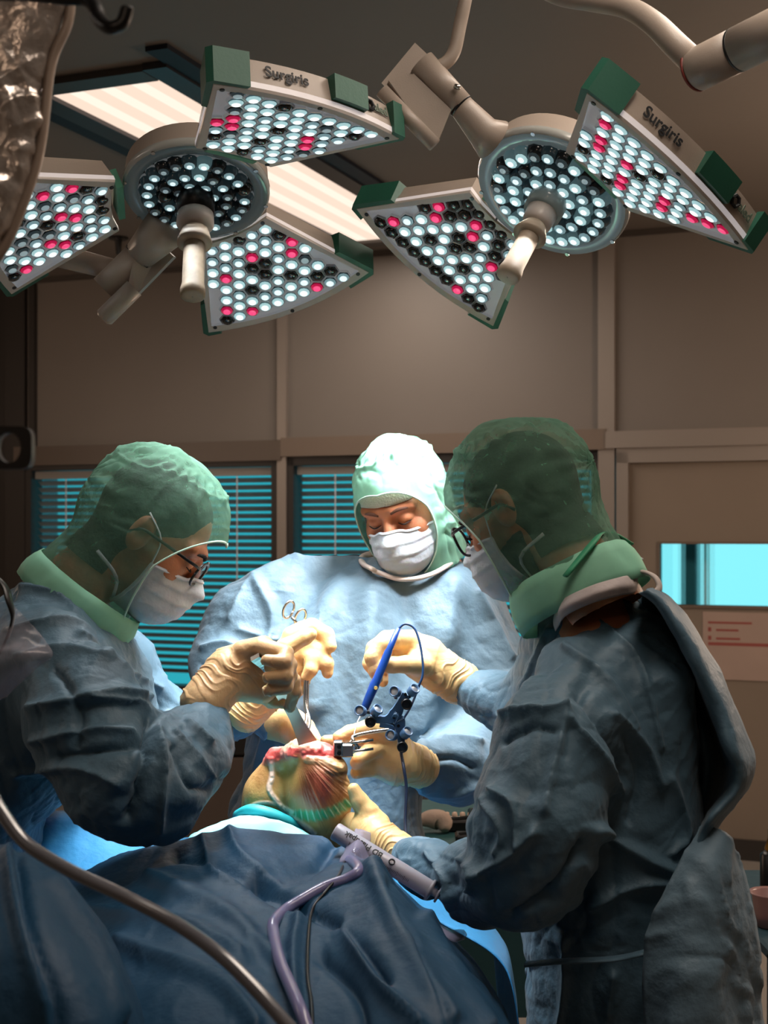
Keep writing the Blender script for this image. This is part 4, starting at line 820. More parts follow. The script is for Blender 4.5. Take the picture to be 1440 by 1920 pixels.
CT = [(1040, 1178, 2.10), (1060, 1150, 2.04), (1110, 1126, 2.015), (1160, 1112, 2.03), (1196, 1104, 2.09), (1180, 1098, 2.2), (1110, 1110, 2.3), (1050, 1150, 2.25), (1040, 1178, 2.10)]
sheet('collar', [[P(x, y+6, Y-.002) for x, y, Y in CT], [P(x-4*(x < 1100), y-12, Y-.008) for x, y, Y in CT], [P(x, y-30, Y+.008) for x, y, Y in CT]], mat('collar cloth', 'a49a98', .7, bump=.2, bscale=50), gr, 5, .002, .003, .03, 6)
MB().tube([P(985, 1808, 2.0), P(1060, 1802, 1.985), P(1150, 1798, 1.975), P(1212, 1785, 1.96)], .012, 10, sub=4, squash=.25).build('belt', GOWN_SHADE, gr, True)
neck_band(pl_r, Xr, -.122, -.19, -.030, .094, .104, HOODM, 14)
MB().tube([P(1060, 1080, 2.03), P(1110, 1020, 2.06), P(1130, 1000, 2.1), P(1150, 1005, 2.13), P(1185, 1020, 2.16)], [.006, .007, .004, .009, .004], 8, sub=5, squash=.5).build('hood_tie', mat('green tie', '2f8a63', .6), pl_r, True)
MB().tube([P(1168, 1030, 2.14), P(1185, 1040, 2.13), P(1205, 1048, 2.12)], [.004, .004, .003], 6, sub=4, squash=.4).build('mask_tie', MASK, pl_r, True)
hand('glove', pl_r, [[(862, 1280, 2.5, 42), (825, 1258, 2.5, 42), (790, 1235, 2.5, 42)], [(800, 1230, 2.5, 38), (768, 1218, 2.5, 34), (745, 1208, 2.5, 24)], [(800, 1245, 2.49, 30), (780, 1245, 2.47, 24)],
    [(770, 1202, 2.49, 22), (738, 1199, 2.46, 18), (714, 1208, 2.44, 16), (698, 1232, 2.43, 15), (704, 1258, 2.43, 13), (708, 1272, 2.44, 11)], [(760, 1205, 2.51, 22), (725, 1200, 2.5, 18), (702, 1216, 2.49, 16), (694, 1244, 2.48, 14.5), (706, 1268, 2.48, 11)], [(765, 1222, 2.53, 20), (735, 1230, 2.53, 16), (715, 1252, 2.52, 14), (718, 1278, 2.5, 11)], [(790, 1247, 2.46, 22), (760, 1246, 2.43, 16.5), (735, 1247, 2.42, 15.5), (725, 1249, 2.42, 13.5)]],
    seed=19, wr=((800, 1240, 2.5), (862, 1282, 2.5)))
hand('glove', pl_r, [[(752, 1598, 2.24, 34), (715, 1575, 2.27, 36), (690, 1555, 2.3, 36)], [(700, 1545, 2.3, 30), (690, 1525, 2.3, 22), (674, 1502, 2.3, 17), (663, 1480, 2.3, 12.5)], [(690, 1560, 2.31, 32), (660, 1550, 2.34, 26), (635, 1552, 2.38, 20)],
    [(660, 1545, 2.36, 22), (636, 1538, 2.41, 16), (610, 1530, 2.44, 13)], [(655, 1558, 2.37, 20), (628, 1556, 2.41, 15), (605, 1548, 2.44, 12)], [(650, 1570, 2.37, 18), (625, 1570, 2.4, 14), (604, 1564, 2.43, 11)], [(655, 1580, 2.34, 17), (634, 1584, 2.36, 13), (618, 1580, 2.39, 10)]],
    seed=25, wr=((700, 1560, 2.3), (755, 1600, 2.24)))

# ---------------------------------------------------------------- patient under the drapes
def colour(o, cols):
    a = o.data.color_attributes.new('col', 'FLOAT_COLOR', 'POINT'); a.data.foreach_set('color', np.column_stack([cols, np.ones(len(cols))]).ravel())
KY = 2.36
def kneef(p):
    u = lambda L: [(P(x, y, Y), r/F*Y) for x, y, Y, r in L]
    d = ell(p, P(592, 1478, KY), (.054, .075, .082))
    d = smin(d, chain(p, u([(528, 1432, KY+.02, 32), (505, 1490, KY+.02, 42), (492, 1560, KY+.03, 48)]), .03), .018)
    d = smin(d, chain(p, u([(618, 1500, KY, 38), (605, 1560, KY+.01, 40)]), .03), .03)
    d = smin(d, ell(p, P(628, 1442, KY-.03), (.022, .03, .020)), .012)
    d = smin(d, chain(p, u([(520, 1420, KY, 15), (560, 1408, KY-.03, 20), (615, 1412, KY-.03, 14)]), .02), .02)
    return d
V, Q = nets(kneef, P(430, 1640, KY)-np.array([0, .12, 0]), P(690, 1360, KY)+np.array([0, .16, 0]), .0023); V = smooth_v(V, Q, 2); V, Q = subdiv(V, Q); V = smooth_v(V, Q, 1); N = normals(V, Q); q = topx(V)
def stroke(q, pts, w): 
    pts = catmull(pts, 5); b = np.full(len(q), 1e9)
    for a, c in zip(pts[:-1], pts[1:]):
        ab = c-a; t = np.clip((q-a)@ab/(ab@ab), 0, 1); b = np.minimum(b, np.linalg.norm(q-a-t[:, None]*ab, axis=1))
    return np.clip(1.5-b/w, 0, 1)
fr_ = N[:, 1] < .25
# ridged film: pleats fan out from the upper middle towards the lower edge
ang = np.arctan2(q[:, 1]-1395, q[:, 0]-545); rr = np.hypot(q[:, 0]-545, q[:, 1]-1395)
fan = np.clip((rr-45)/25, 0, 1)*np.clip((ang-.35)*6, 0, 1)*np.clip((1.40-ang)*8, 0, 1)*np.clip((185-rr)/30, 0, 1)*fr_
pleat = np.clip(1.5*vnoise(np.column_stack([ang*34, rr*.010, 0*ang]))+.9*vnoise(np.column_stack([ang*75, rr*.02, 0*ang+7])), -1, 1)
grn = stroke(q, [(560, 1528), (590, 1530), (625, 1522), (650, 1508)], 9)*fr_*np.clip(1, 0, 1)
V = V+N*(fan*pleat*.0005+grn*np.sin(ang*80+2*vnoise(V*90))*.0004)[:, None]
seam = stroke(q, [(508, 1424), (510, 1455), (505, 1480), (524, 1508), (545, 1530), (575, 1550), (588, 1562)], 4.5)*fr_
seam2 = stroke(q, [(455, 1520), (485, 1506), (520, 1508), (548, 1522)], 3.5)*fr_
flap = np.clip((1420-q[:, 1]+6*vnoise(V*150)+(q[:, 0]-560)*.06)/6, 0, 1)*(q[:, 0] < 640)
flap = np.maximum(flap, stroke(q, [(500, 1418), (530, 1412), (560, 1402), (600, 1400), (622, 1408)], 13))
lump = stroke(q, [(575, 1424), (610, 1428), (640, 1438)], 6)*fr_
V = V+N*(.0022*seam*(1+.5*vnoise(V*200))+.0012*seam2+flap*(.004*vnoise(V*45)+.0012*vnoise(V*150))+.002*lump+crease(V, .02, 3, 4)*.0016)[:, None]
L = lambda h: np.array(lin(h))
c = L('b58d55')[None]*(1+.16*fbm(V*45)[:, None]); c = c+(L('8a5a2c')-c)*np.clip(fbm(V*26+3)*.7, 0, .6)[:, None]
def mixc(c, h, w): return c+(L(h)-c)*np.clip(w, 0, 1)[:, None]
red = np.clip(1.35-np.hypot((q[:, 0]-592)/46, (q[:, 1]-1478)/52), 0, 1)*fr_
c = mixc(c, '93452f', red*1.2); c = mixc(c, '6d2a22', np.clip(1.2-np.hypot((q[:, 0]-612)/16, (q[:, 1]-1472)/46), 0, 1)*.9*fr_)
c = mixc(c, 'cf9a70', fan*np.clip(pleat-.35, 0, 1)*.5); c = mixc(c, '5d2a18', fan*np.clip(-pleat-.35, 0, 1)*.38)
c = mixc(c, 'a08040', np.clip(1.2-np.hypot((q[:, 0]-545)/28, (q[:, 1]-1460)/26), 0, 1)*.7*fr_)
c = mixc(c, '2f8f62', grn*1.3*(.9+.25*np.clip(np.sin(ang*80), -1, 1))); c = mixc(c, 'bfd9c4', grn*np.clip(np.sin(ang*80+1)-.55, 0, 1)*1.3)
c = mixc(c, 'e2c3b2', seam*.95); c = mixc(c, 'e6d2c0', seam2*.9); c = mixc(c, 'd9b48e', lump*.7*np.clip(vnoise(V*160)+.4, 0, 1)); c = mixc(c, '4a2d14', stroke(q, [(612, 1448), (632, 1452), (652, 1448)], 4)*.9)
c = mixc(c, 'c4514a', flap); c = mixc(c, 'dd9484', flap*np.clip(vnoise(V*60)*1.5+.1, 0, .8)); c = mixc(c, 'b23a38', flap*np.clip(-vnoise(V*55+9)*1.5, 0, .9)); c = mixc(c, 'd3a284', np.clip((1404+8*vnoise(V*60)-q[:, 1])/10, 0, 1)*np.clip((612-q[:, 0])/20, 0, 1)*.9)
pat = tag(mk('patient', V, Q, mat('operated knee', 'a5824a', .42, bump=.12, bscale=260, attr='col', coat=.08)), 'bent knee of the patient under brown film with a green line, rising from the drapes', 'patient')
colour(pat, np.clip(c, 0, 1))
tl = lambda pts, r, nm, m, par, sub=5, n=12, sq=1.: MB().tube([P(*x) for x in pts], r, n, sub=sub, squash=sq).build(nm, m, par, True)
tl([(448, 1530, 2.35), (470, 1520, 2.31), (505, 1526, 2.3), (540, 1542, 2.31), (575, 1560, 2.34)], .012, 'stocking_band', mat('turquoise band', '1f9fa6', .55), pat, sq=.9)
# patient's trunk and other leg: a mound of body under the drape that carries it
# ---------------------------------------------------------------- operating table and drapes
tb = empty('operating_table', (-.22, 2.2, 0), 'steel operating table hidden under the blue drapes', 'table')
MB().box((-.2, 2.2, .5), (.22, .3, .9)).build('column', STEEL, tb); MB().box((-.2, 2.1, .04), (.5, .9, .08), bev=.01).build('base', STEEL, tb); MB().box((-.2, 1.95, .9), (.5, 1.3, .07), bev=.01).build('table_top', BLACK, tb)
def drape(name, rows, m, L, seed, label, sub=10, amp=1., cat='drape', fine=1.):
    G = np.array([catmull([P(*k) for k in r], sub) for r in rows]); G = np.array([catmull(G[:, j], sub) for j in range(G.shape[1])]).transpose(1, 0, 2)
    a, b = G.shape[:2]; V = G.reshape(-1, 3); Q = np.array([(i*b+j, i*b+j+1, (i+1)*b+j+1, (i+1)*b+j) for i in range(a-1) for j in range(b-1)])
    N = normals(V, Q); 
    if N[:, 1].mean() > 0: Q = Q[:, ::-1].copy(); N = -N
    V = V+N*(1.5*folds(V, N, L, False)+amp*(crease(V, .24, seed, 4)*.024+crease(V, .11, seed+7, 4)*.013+crease(V, .05, seed+3, 5)*.004*fine))[:, None]
    o = tag(mk(name, V, Q, m), label, cat); s = o.modifiers.new('s', 'SOLIDIFY'); s.thickness = .002; return o, V, Q
rows = [
 [(-160, 1800, 2.35), (60, 1720, 2.35), (200, 1670, 2.35), (300, 1635, 2.35), (380, 1620, 2.35), (460, 1615, 2.32), (560, 1625, 2.3), (640, 1630, 2.3), (690, 1650, 2.3), (760, 1730, 2.3), (840, 1810, 2.3), (900, 1890, 2.3), (930, 2100, 2.3), (940, 2400, 2.3)],
 [(-160, 1740, 2.17), (60, 1670, 2.15), (200, 1610, 2.14), (290, 1580, 2.13), (370, 1563, 2.13), (450, 1556, 2.13), (560, 1560, 2.13), (635, 1566, 2.12), (690, 1590, 2.12), (760, 1668, 2.1), (840, 1745, 2.1), (905, 1815, 2.1), (950, 1950, 2.1), (965, 2400, 2.1)],
 [(-160, 1760, 2.03), (60, 1690, 2.03), (200, 1640, 2.02), (290, 1605, 2.02), (370, 1590, 2.02), (450, 1585, 2.02), (560, 1590, 2.02), (640, 1598, 2.02), (690, 1615, 2.02), (765, 1690, 2.0), (850, 1770, 2.0), (920, 1840, 2.0), (965, 1960, 2.0), (985, 2400, 2.0)],
 [(-160, 1830, 1.86), (60, 1760, 1.86), (200, 1700, 1.86), (300, 1665, 1.86), (380, 1660, 1.86), (470, 1665, 1.86), (570, 1660, 1.86), (650, 1640, 1.86), (705, 1622, 1.86), (775, 1690, 1.86), (855, 1775, 1.86), (925, 1860, 1.86), (970, 1980, 1.86), (990, 2400, 1.86)],
 [(-160, 1950, 1.68), (60, 1880, 1.68), (200, 1800, 1.68), (320, 1760, 1.68), (420, 1760, 1.68), (500, 1775, 1.68), (590, 1770, 1.68), (660, 1740, 1.68), (730, 1715, 1.68), (800, 1760, 1.68), (875, 1835, 1.68), (940, 1915, 1.68), (990, 2040, 1.68), (1015, 2420, 1.68)],
 [(-160, 2090, 1.5), (60, 2020, 1.5), (200, 1930, 1.5), (330, 1890, 1.5), (430, 1890, 1.5), (520, 1905, 1.5), (610, 1900, 1.5), (690, 1870, 1.5), (760, 1850, 1.5), (830, 1870, 1.5), (900, 1930, 1.5), (960, 2010, 1.5), (1020, 2150, 1.5), (1060, 2500, 1.5)],
 [(-160, 2420, 1.36), (60, 2300, 1.36), (200, 2160, 1.36), (330, 2110, 1.36), (430, 2100, 1.36), (530, 2110, 1.36), (620, 2110, 1.36), (700, 2090, 1.36), (780, 2080, 1.36), (850, 2100, 1.36), (930, 2150, 1.36), (1000, 2250, 1.36), (1060, 2400, 1.36), (1100, 2700, 1.36)],
]
LD = [([(700, 1625), (760, 1760), (850, 1900)], 16, 10, 1), ([(640, 1560), (580, 1620), (470, 1650)], 12, -8, 1), ([(480, 1640), (560, 1690), (640, 1735), (720, 1830)], 10, -12), ([(640, 1735), (700, 1830), (790, 1920)], 12, 14), ([(560, 1720), (550, 1800), (560, 1920)], 12, 9, 1), ([(330, 1600), (420, 1620), (520, 1680)], 9, -9), ([(280, 1640), (420, 1700), (520, 1800)], 14, 8, 1),
      ([(430, 1560), (450, 1600), (520, 1640)], 9, 8), ([(150, 1700), (330, 1720), (450, 1780)], 12, 9), ([(600, 1790), (660, 1850), (680, 1920)], 10, -10), ([(800, 1720), (860, 1820), (920, 1920)], 12, 8, 1), ([(730, 1660), (790, 1790), (850, 1920)], 8, -7), ([(380, 1570), (400, 1630), (470, 1660)], 8, 7), ([(220, 1760), (400, 1830), (480, 1920)], 14, 9, 1)]
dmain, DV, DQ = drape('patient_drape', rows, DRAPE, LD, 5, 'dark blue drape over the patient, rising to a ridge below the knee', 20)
rows2 = [[(-200, 1680, 1.75), (-60, 1640, 1.75), (30, 1640, 1.75), (110, 1700, 1.75), (190, 1800, 1.75), (240, 1900, 1.75), (260, 2050, 1.75), (270, 2300, 1.75)],
 [(-200, 1600, 1.55), (-60, 1578, 1.55), (10, 1582, 1.55), (90, 1612, 1.55), (190, 1720, 1.55), (240, 1810, 1.55), (275, 1920, 1.55), (290, 2200, 1.55)],
 [(-200, 1680, 1.42), (-60, 1650, 1.42), (10, 1640, 1.42), (80, 1660, 1.42), (180, 1760, 1.42), (240, 1860, 1.42), (280, 2000, 1.42), (300, 2300, 1.42)],
 [(-200, 1950, 1.3), (-60, 1900, 1.3), (10, 1860, 1.3), (80, 1880, 1.3), (170, 1950, 1.3), (230, 2050, 1.3), (280, 2200, 1.3), (310, 2500, 1.3)], [(-200, 2400, 1.27), (-60, 2400, 1.27), (10, 2400, 1.27), (80, 2400, 1.27), (170, 2420, 1.27), (230, 2500, 1.27), (280, 2600, 1.27), (310, 2800, 1.27)]]
drape('side_drape', rows2, DRAPE, [([(30, 1600), (60, 1750), (110, 1920)], 12, -10), ([(15, 1600), (40, 1740), (90, 1900)], 14, 12, 1), ([(100, 1640), (180, 1760), (230, 1900)], 12, 8, 1)], 15, 'dark teal drape hump nearest the camera at the lower left', 12, .6)
# blue lit drape hanging over the table further back
rows3 = [[(-150, 1560, 2.62), (100, 1560, 2.62), (180, 1562, 2.62), (250, 1570, 2.62), (400, 1565, 2.62), (560, 1570, 2.62), (720, 1600, 2.62), (850, 1660, 2.58), (905, 1720, 2.55), (930, 1800, 2.52), (945, 2000, 2.5), (950, 2350, 2.5)],
 [(-150, 1540, 2.5), (100, 1520, 2.5), (180, 1530, 2.5), (280, 1580, 2.48), (420, 1570, 2.46), (570, 1585, 2.46), (720, 1620, 2.46), (850, 1690, 2.44), (930, 1740, 2.42), (960, 1810, 2.4), (975, 2000, 2.4), (980, 2350, 2.4)],
 [(-150, 1640, 2.36), (100, 1640, 2.36), (180, 1640, 2.36), (280, 1640, 2.36), (420, 1640, 2.36), (570, 1650, 2.36), (720, 1680, 2.36), (850, 1740, 2.34), (940, 1800, 2.32), (970, 1880, 2.3), (985, 2050, 2.3), (990, 2350, 2.3)]]
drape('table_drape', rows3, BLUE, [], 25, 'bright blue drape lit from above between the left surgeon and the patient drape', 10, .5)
# pale teal edge of the sterile sheet at the knee
sheet('x', [[P(350, 1572, 2.2), P(450, 1566, 2.18), P(560, 1578, 2.17), P(610, 1600, 2.17)], [P(368, 1556, 2.24), P(455, 1540, 2.22), P(540, 1546, 2.21), P(600, 1578, 2.2)], [P(440, 1530, 2.33), P(480, 1528, 2.29), P(545, 1542, 2.28), P(592, 1568, 2.3)]], TEALW, None, 9, .002, .006, .03, 4)
o = bpy.data.objects['x']; o.name = 'knee_sheet'; tag(o, 'pale turquoise sheet edge tucked round the base of the bent knee', 'drape')
# instrument table behind
it = empty('instrument_table', P(860, 1990, 3.7)*np.array([1, 1, 0]), 'instrument table with teal cover behind the middle surgeon', 'table')
zt = .80; X0, X1 = P(770, 0, 3.6)[0], P(1010, 0, 3.6)[0]
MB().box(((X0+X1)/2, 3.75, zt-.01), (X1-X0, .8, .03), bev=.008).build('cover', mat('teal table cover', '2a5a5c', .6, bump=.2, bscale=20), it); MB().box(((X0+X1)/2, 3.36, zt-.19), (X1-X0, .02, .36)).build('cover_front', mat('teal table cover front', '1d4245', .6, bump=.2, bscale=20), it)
for x in (X0+.03, X1-.03):
    for y in (3.42, 4.1): MB().tube([(x, y, 0), (x, y, zt-.02)], .015, 10).build('leg', STEEL, it)
def tpt(px, py): Y = (EYE-zt-.006)*F/(py-1000); return P(px, py, Y)
b = MB(); p = tpt(826, 1540)
hd = tag(empty('beaded_handle_tool', p), 'instrument with a row of pale beads on the teal table', 'instrument')
for k in range(5): V_, F_ = lathe([(.001, -.008), (.011, -.006), (.013, 0), (.011, .006), (.001, .008)], 12); mk('bead', V_@frame((1, .1, 0)).T+p+np.array([k*.0215-.004, 0, .014]), F_, mat('bead', 'd8b9a2', .4), hd)
MB().tube([p+np.array([.1, 0, .012]), p+np.array([.16, .01, .012])], .005, 8).build('shaft', STEEL, hd); MB().tube([p+np.array([-.02, 0, .012]), p+np.array([.105, 0, .012])], .004, 8).build('rod', STEEL, hd)
for k, (x, y, w, h, l) in enumerate(((868, 1556, .10, .03, 'dark instrument tray in the middle of the teal table'), (905, 1538, .08, .03, 'dark instrument block at the far right of the teal table'), (890, 1578, .10, .022, 'long dark handle nearest the front of the teal table'))):
    p = tpt(x, y); tr_ = empty('instrument_tray', p, l, 'tray', 'dark trays on the instrument table'); MB().box(p+UP*(h/2), (w, .06, h), bev=.005).build('tray', mat('dark brown', '1a1412', .35), tr_)
    MB().tube([p+np.array([-w*.4, -.02, h]), p+np.array([w*.4, .01, h+.004])], .006, 8).build('tool', STEEL if k == 1 else BLACK, tr_)
p = tpt(808, 1560); tag(MB().tube([p+np.array([-.03, 0, .03]), p+np.array([-.0, 0, .035]), p+np.array([.03, -.01, .03]), p+np.array([.035, -.03, .01])], [.018, .03, .032, .012], 14, sub=4, squash=.8).build('wrapped_swab', mat('pale swab', 'bfa593', .7, bump=.3, bscale=60), None, True), 'pale wrapped swab bundle on the left of the teal table', 'swab')
for k in range(3):
    p = tpt(822+k*9, 1552-k*3); s_ = MB(); s_.tube([p+np.array([-.04, -.01, .008]), p+np.array([.05, .015, .008])], .003, 8); tag(s_.build('clamp', STEEL), ('thin steel clamp left of the trays', 'thin steel clamp second behind the swab bundle', 'thin steel clamp furthest back by the beads')[k], 'clamp', 'clamps on the instrument table')
# trolley far back on the left
tr_ = empty('supply_trolley', P(415, 1700, 4.6)*np.array([1, 1, 0]), 'grey supply trolley seen between the left and middle surgeons', 'trolley')
a, c = P(330, 0, 4.6), P(520, 0, 4.6)
for z0, z1, m_, nm in ((.86, .93, DARKT, 'top'), (.55, .86, mat('trolley grey', '6a5a50', .5), 'drawer'), (.10, .55, mat('trolley dark', '1c1715', .5), 'cabinet_body')):
    MB().box(((a[0]+c[0])/2, 4.8, (z0+z1)/2), (c[0]-a[0], .42, z1-z0-.006), bev=.006).build(nm, m_, tr_)
for s in (-1, 1):
    for y in (4.65, 4.95): MB().tube([((a[0]+c[0])/2+s*.13-.012, y, .05), ((a[0]+c[0])/2+s*.13+.012, y, .05)], .05, 14).build('caster', BLACK, tr_)
# side table at the right edge
st = empty('side_table', P(1480, 2000, 3.1)*np.array([1, 1, 0]), 'small side table with dark blue cover at the right edge', 'table')
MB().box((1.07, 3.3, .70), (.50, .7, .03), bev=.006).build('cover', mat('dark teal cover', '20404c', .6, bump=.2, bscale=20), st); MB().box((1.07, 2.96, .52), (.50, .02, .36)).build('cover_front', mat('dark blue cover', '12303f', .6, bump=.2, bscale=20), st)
for x in (.85, 1.29):
    for y in (3.02, 3.6): MB().tube([(x, y, 0), (x, y, .69)], .014, 10).build('leg', STEEL, st)
bw = empty('bowl', (P(1446, 0, 3.12)[0], 3.12, .715), 'pink tinted plastic bowl on the side table', 'bowl'); c = np.array(bw.location)
V_, F_ = lathe([(.001, .0), (.03, .0), (.034, .004), (.043, .072), (.05, .076), (.049, .079), (.041, .075), (.032, .006), (.001, .005)], 28); mk('shell', V_+c, F_, film('pink plastic', 'b08a86', .75, .3, .2, .2, 10, .05), bw)
V_, F_ = lathe([(.001, .02), (.036, .021)], 20); mk('liquid', V_+c, F_, mat('pink liquid', '8a3f3f', .2), bw)
bt = empty('bottle', (P(1450, 0, 3.3)[0], 3.3, .715), 'dark bottle with a gold neck behind the pink bowl', 'bottle'); c = np.array(bt.location)
V_, F_ = lathe([(.001, 0), (.03, 0), (.031, .01), (.031, .12), (.02, .13), (.001, .13)], 20); mk('body', V_+c, F_, BLACK, bt)
V_, F_ = lathe([(.018, .13), (.021, .135), (.013, .16), (.013, .18), (.001, .182)], 20); mk('neck', V_+c, F_, mat('gold foil', 'c89a4a', .2, metal=1.), bt)
# ---------------------------------------------------------------- things in the surgeons' hands
rt = empty('retractor', P(570, 1385, 2.3), 'flat steel retractor pushed into the knee by the left surgeon', 'retractor')
pts = [(503, 1238, 2.15), (520, 1290, 2.18), (543, 1325, 2.22), (565, 1368, 2.27), (577, 1392, 2.3)]
def ribbon(pts, ws, th, nm, m, par, side=(1, .15, .1)):
    p = catmull([P(*x) for x in pts], 6); w = np.interp(np.linspace(0, 1, len(p)), np.linspace(0, 1, len(ws)), ws); V_, Fc = [], []
    for i in range(len(p)):
        t = nrm(p[min(i+1, len(p)-1)]-p[max(i-1, 0)]); s = nrm(np.array(side)-t*(np.array(side)@t)); n_ = np.cross(t, s)
        V_ += [p[i]+s*w[i]+n_*th, p[i]-s*w[i]+n_*th, p[i]-s*w[i]-n_*th, p[i]+s*w[i]-n_*th]
    for i in range(len(p)-1): Fc += [(4*i+k, 4*i+(k+1) % 4, 4*i+4+(k+1) % 4, 4*i+4+k) for k in range(4)]
    Fc += [(0, 1, 2, 3), (len(V_)-1, len(V_)-2, len(V_)-3, len(V_)-4)]; return mk(nm, V_, Fc, m, par, False)
ribbon(pts[1:], [.009, .0105, .010, .013, .016], .0012, 'blade', mat('blade steel', 'c7a59a', .28, metal=.9), rt); ribbon([(478, 1232, 2.13), (503, 1252, 2.155), (520, 1290, 2.18)], [.008, .009, .009], .004, 'handle', STEEL, rt)  # pink blade tint imitates a reflection in the steel
fc = empty('forceps', P(575, 1380, 2.42), 'long steel ring handled forceps held upright by the left surgeon', 'forceps')
for k, (rx, ry, dx) in enumerate(((541, 1143, 0), (563, 1158, 6))):
    a = np.linspace(0, 2*PI, 21); c = P(rx, ry, 2.5+.01*k); m_ = MB().tube([c+np.array([.008*math.cos(t)+.006*math.sin(t), .004*math.cos(t), .015*math.sin(t)-.008*math.cos(t)*.4]) for t in a], .0022, 8); m_.build('finger_ring', STEEL, fc, True)
    tl([(rx+6, ry+14, 2.5), (566, 1182, 2.5), (572, 1215, 2.49)], .0028, 'shank', STEEL, fc, 4, 8)
tl([(572, 1205, 2.49), (573, 1260, 2.47), (573, 1320, 2.45), (580, 1350, 2.43), (577, 1372, 2.4)], [.0042, .004, .0038, .0035, .003], 'shank', STEEL, fc, 5, 10)
tl([(576, 1205, 2.49), (577, 1260, 2.47), (576, 1320, 2.45), (574, 1350, 2.43), (568, 1375, 2.4)], [.0032, .003, .003, .0028, .0025], 'shank', STEEL, fc, 5, 10)
pn = empty('diathermy_pencil', P(684, 1328, 2.41), 'dark blue pencil shaped instrument in the upper right glove', 'pencil')
a, b_ = P(747, 1178, 2.41), P(682, 1332, 2.39); d = b_-a
MB().tube([a, a+d*.25, a+d*.3, a+d*.62, a+d*.7, a+d*.97, b_], [.0052, .0058, .0072, .0074, .0088, .0072, .005], 12).build('barrel', mat('cobalt plastic', '103a82', .3), pn, True)
MB().tube([a+d*.72+np.array([.004, -.008, 0]), a+d*.72+np.array([.004, -.0105, 0])], .0032, 10).build('button', mat('yellow button', 'd9c06a', .5), pn)
tl([(747, 1179, 2.41), (760, 1170, 2.41), (778, 1180, 2.41), (789, 1215, 2.40), (793, 1260, 2.39), (784, 1290, 2.39), (770, 1325, 2.42), (755, 1350, 2.43)], .0021, 'cord', NAVY, pn, 8, 8)
tl([(683, 1330, 2.39), (671, 1352, 2.37), (662, 1382, 2.34), (654, 1395, 2.33)], .0011, 'tip', STEEL, pn, 5, 8)
# navigation tracker
nv = empty('tracker_array', P(745, 1345, 2.33), 'slate blue tracking star with nine round markers pinned to the knee', 'tracker'); TY = 2.33
def arm2(pts, ws): ribbon([(x, y, TY) for x, y in pts], ws, .004, 'star_arm', TRACK, nv, (.8, .1, -.6))
arm2([(694, 1347), (722, 1349), (740, 1340), (752, 1318), (762, 1302)], [.006, .006, .011, .007, .008]); arm2([(735, 1343), (748, 1352), (750, 1372), (752, 1392)], [.011, .010, .007, .006]); arm2([(712, 1358), (735, 1362), (746, 1368)], [.004, .0035, .003])
MK = [(741, 1297, 0), (775, 1294, 1), (762, 1320, 2), (676, 1333, 0), (706, 1332, 1), (694, 1353, 2), (734, 1379, 0), (762, 1374, 1), (754, 1400, 2)]
for x, y, k in MK:
    n_ = nrm(((-.35, -.85, .25), (.5, -.6, .6), (.1, -1, -.05))[k]); c = P(x, y, TY-.012); R = frame(n_)
    V_, F_ = lathe([(.0085, -.008), (.0092, .0), (.0092, .006), (.0078, .0068), (.0068, .003), (.001, .003)], 18); mo = mk('marker', V_@R.T+c, F_, TRACK if k < 2 else BLACK, nv)
    V_, F_ = lathe([(.0066, .0034), (.003, .0042), (.0005, .0042)], 14); mk('marker_lens', V_@R.T+c, F_, mat('marker lens', '8c8f94', .3, metal=.6) if k < 2 else mat('dark marker', '15171b', .4), mo)
    MB().tube([c-R[:, 2]*.006, P(x+(.25*(745-x)), y+.25*(1345-y), TY)], .003, 8).build('marker_post', BLACK, nv)
for x, y in ((739, 1345), (747, 1361), (760, 1302)): c = P(x, y, TY-.0045); MB().tube([c, c-np.array([0, .0012, 0])], .0028, 10).build('screw', BLACK, nv)
tl([(748, 1366, 2.34), (700, 1372, 2.34), (664, 1380, 2.34), (662, 1388, 2.33), (670, 1400, 2.33), (668, 1405, 2.33)], .0032, 'bent_rod', STEEL, nv, 4, 8)
MB().box(P(650, 1406, 2.33), (.022, .022, .022), bev=.002).build('clamp_block', STEEL, nv); MB().box(P(634, 1403, 2.325), (.016, .02, .026), bev=.002).build('clamp_block', STEEL, nv)
for y in (1400, 1412): c = P(636, y, 2.312); MB().tube([c, c-np.array([0, .002, 0])], .0036, 10).build('clamp_hole', BLACK, nv)
for y0, y1 in ((1396, 1387), (1412, 1404)): tl([(640, y0, 2.325), (700, y1, 2.32)], .0024, 'pin', STEEL, nv, 1, 8)
tl([(636, 1402, 2.33), (610, 1408, 2.34)], .002, 'pin', STEEL, nv, 1, 8)
# ---------------------------------------------------------------- lines and loose things on the drape
bvh = BVHTree.FromPolygons([Vector(v) for v in DV], [tuple(int(i) for i in f) for f in DQ])
def onto(px, py, lift=0.):
    d = Vector(((px-720)/F, 1, -(py-1000)/F)).normalized(); h = bvh.ray_cast(Vector((0, 0, EYE)), d)
    return np.array(h[0])-np.array(d)*lift if h[0] is not None else P(px, py, 1.9)
def lay(pts, r, nm, m, lift=None, n=12, sub=5, label=None, cat=None): return tag(MB().tube([onto(x, y, (lift if lift is not None else r*.8)) for x, y in pts], r, n, sub=sub).build(nm, m, None, True), label, cat)
PUR = mat('mauve tube', '8582ad', .3, coat=.4, sss=.1)
lay([(652, 1610), (668, 1622), (672, 1634), (650, 1648), (610, 1662), (570, 1684), (535, 1706), (514, 1728), (513, 1750), (524, 1800), (545, 1850), (562, 1890), (580, 1940)], .0074, 'drain_tube', PUR, None, 14, 6, 'mauve flexible tube lying bent across the dark blue drape', 'tube')
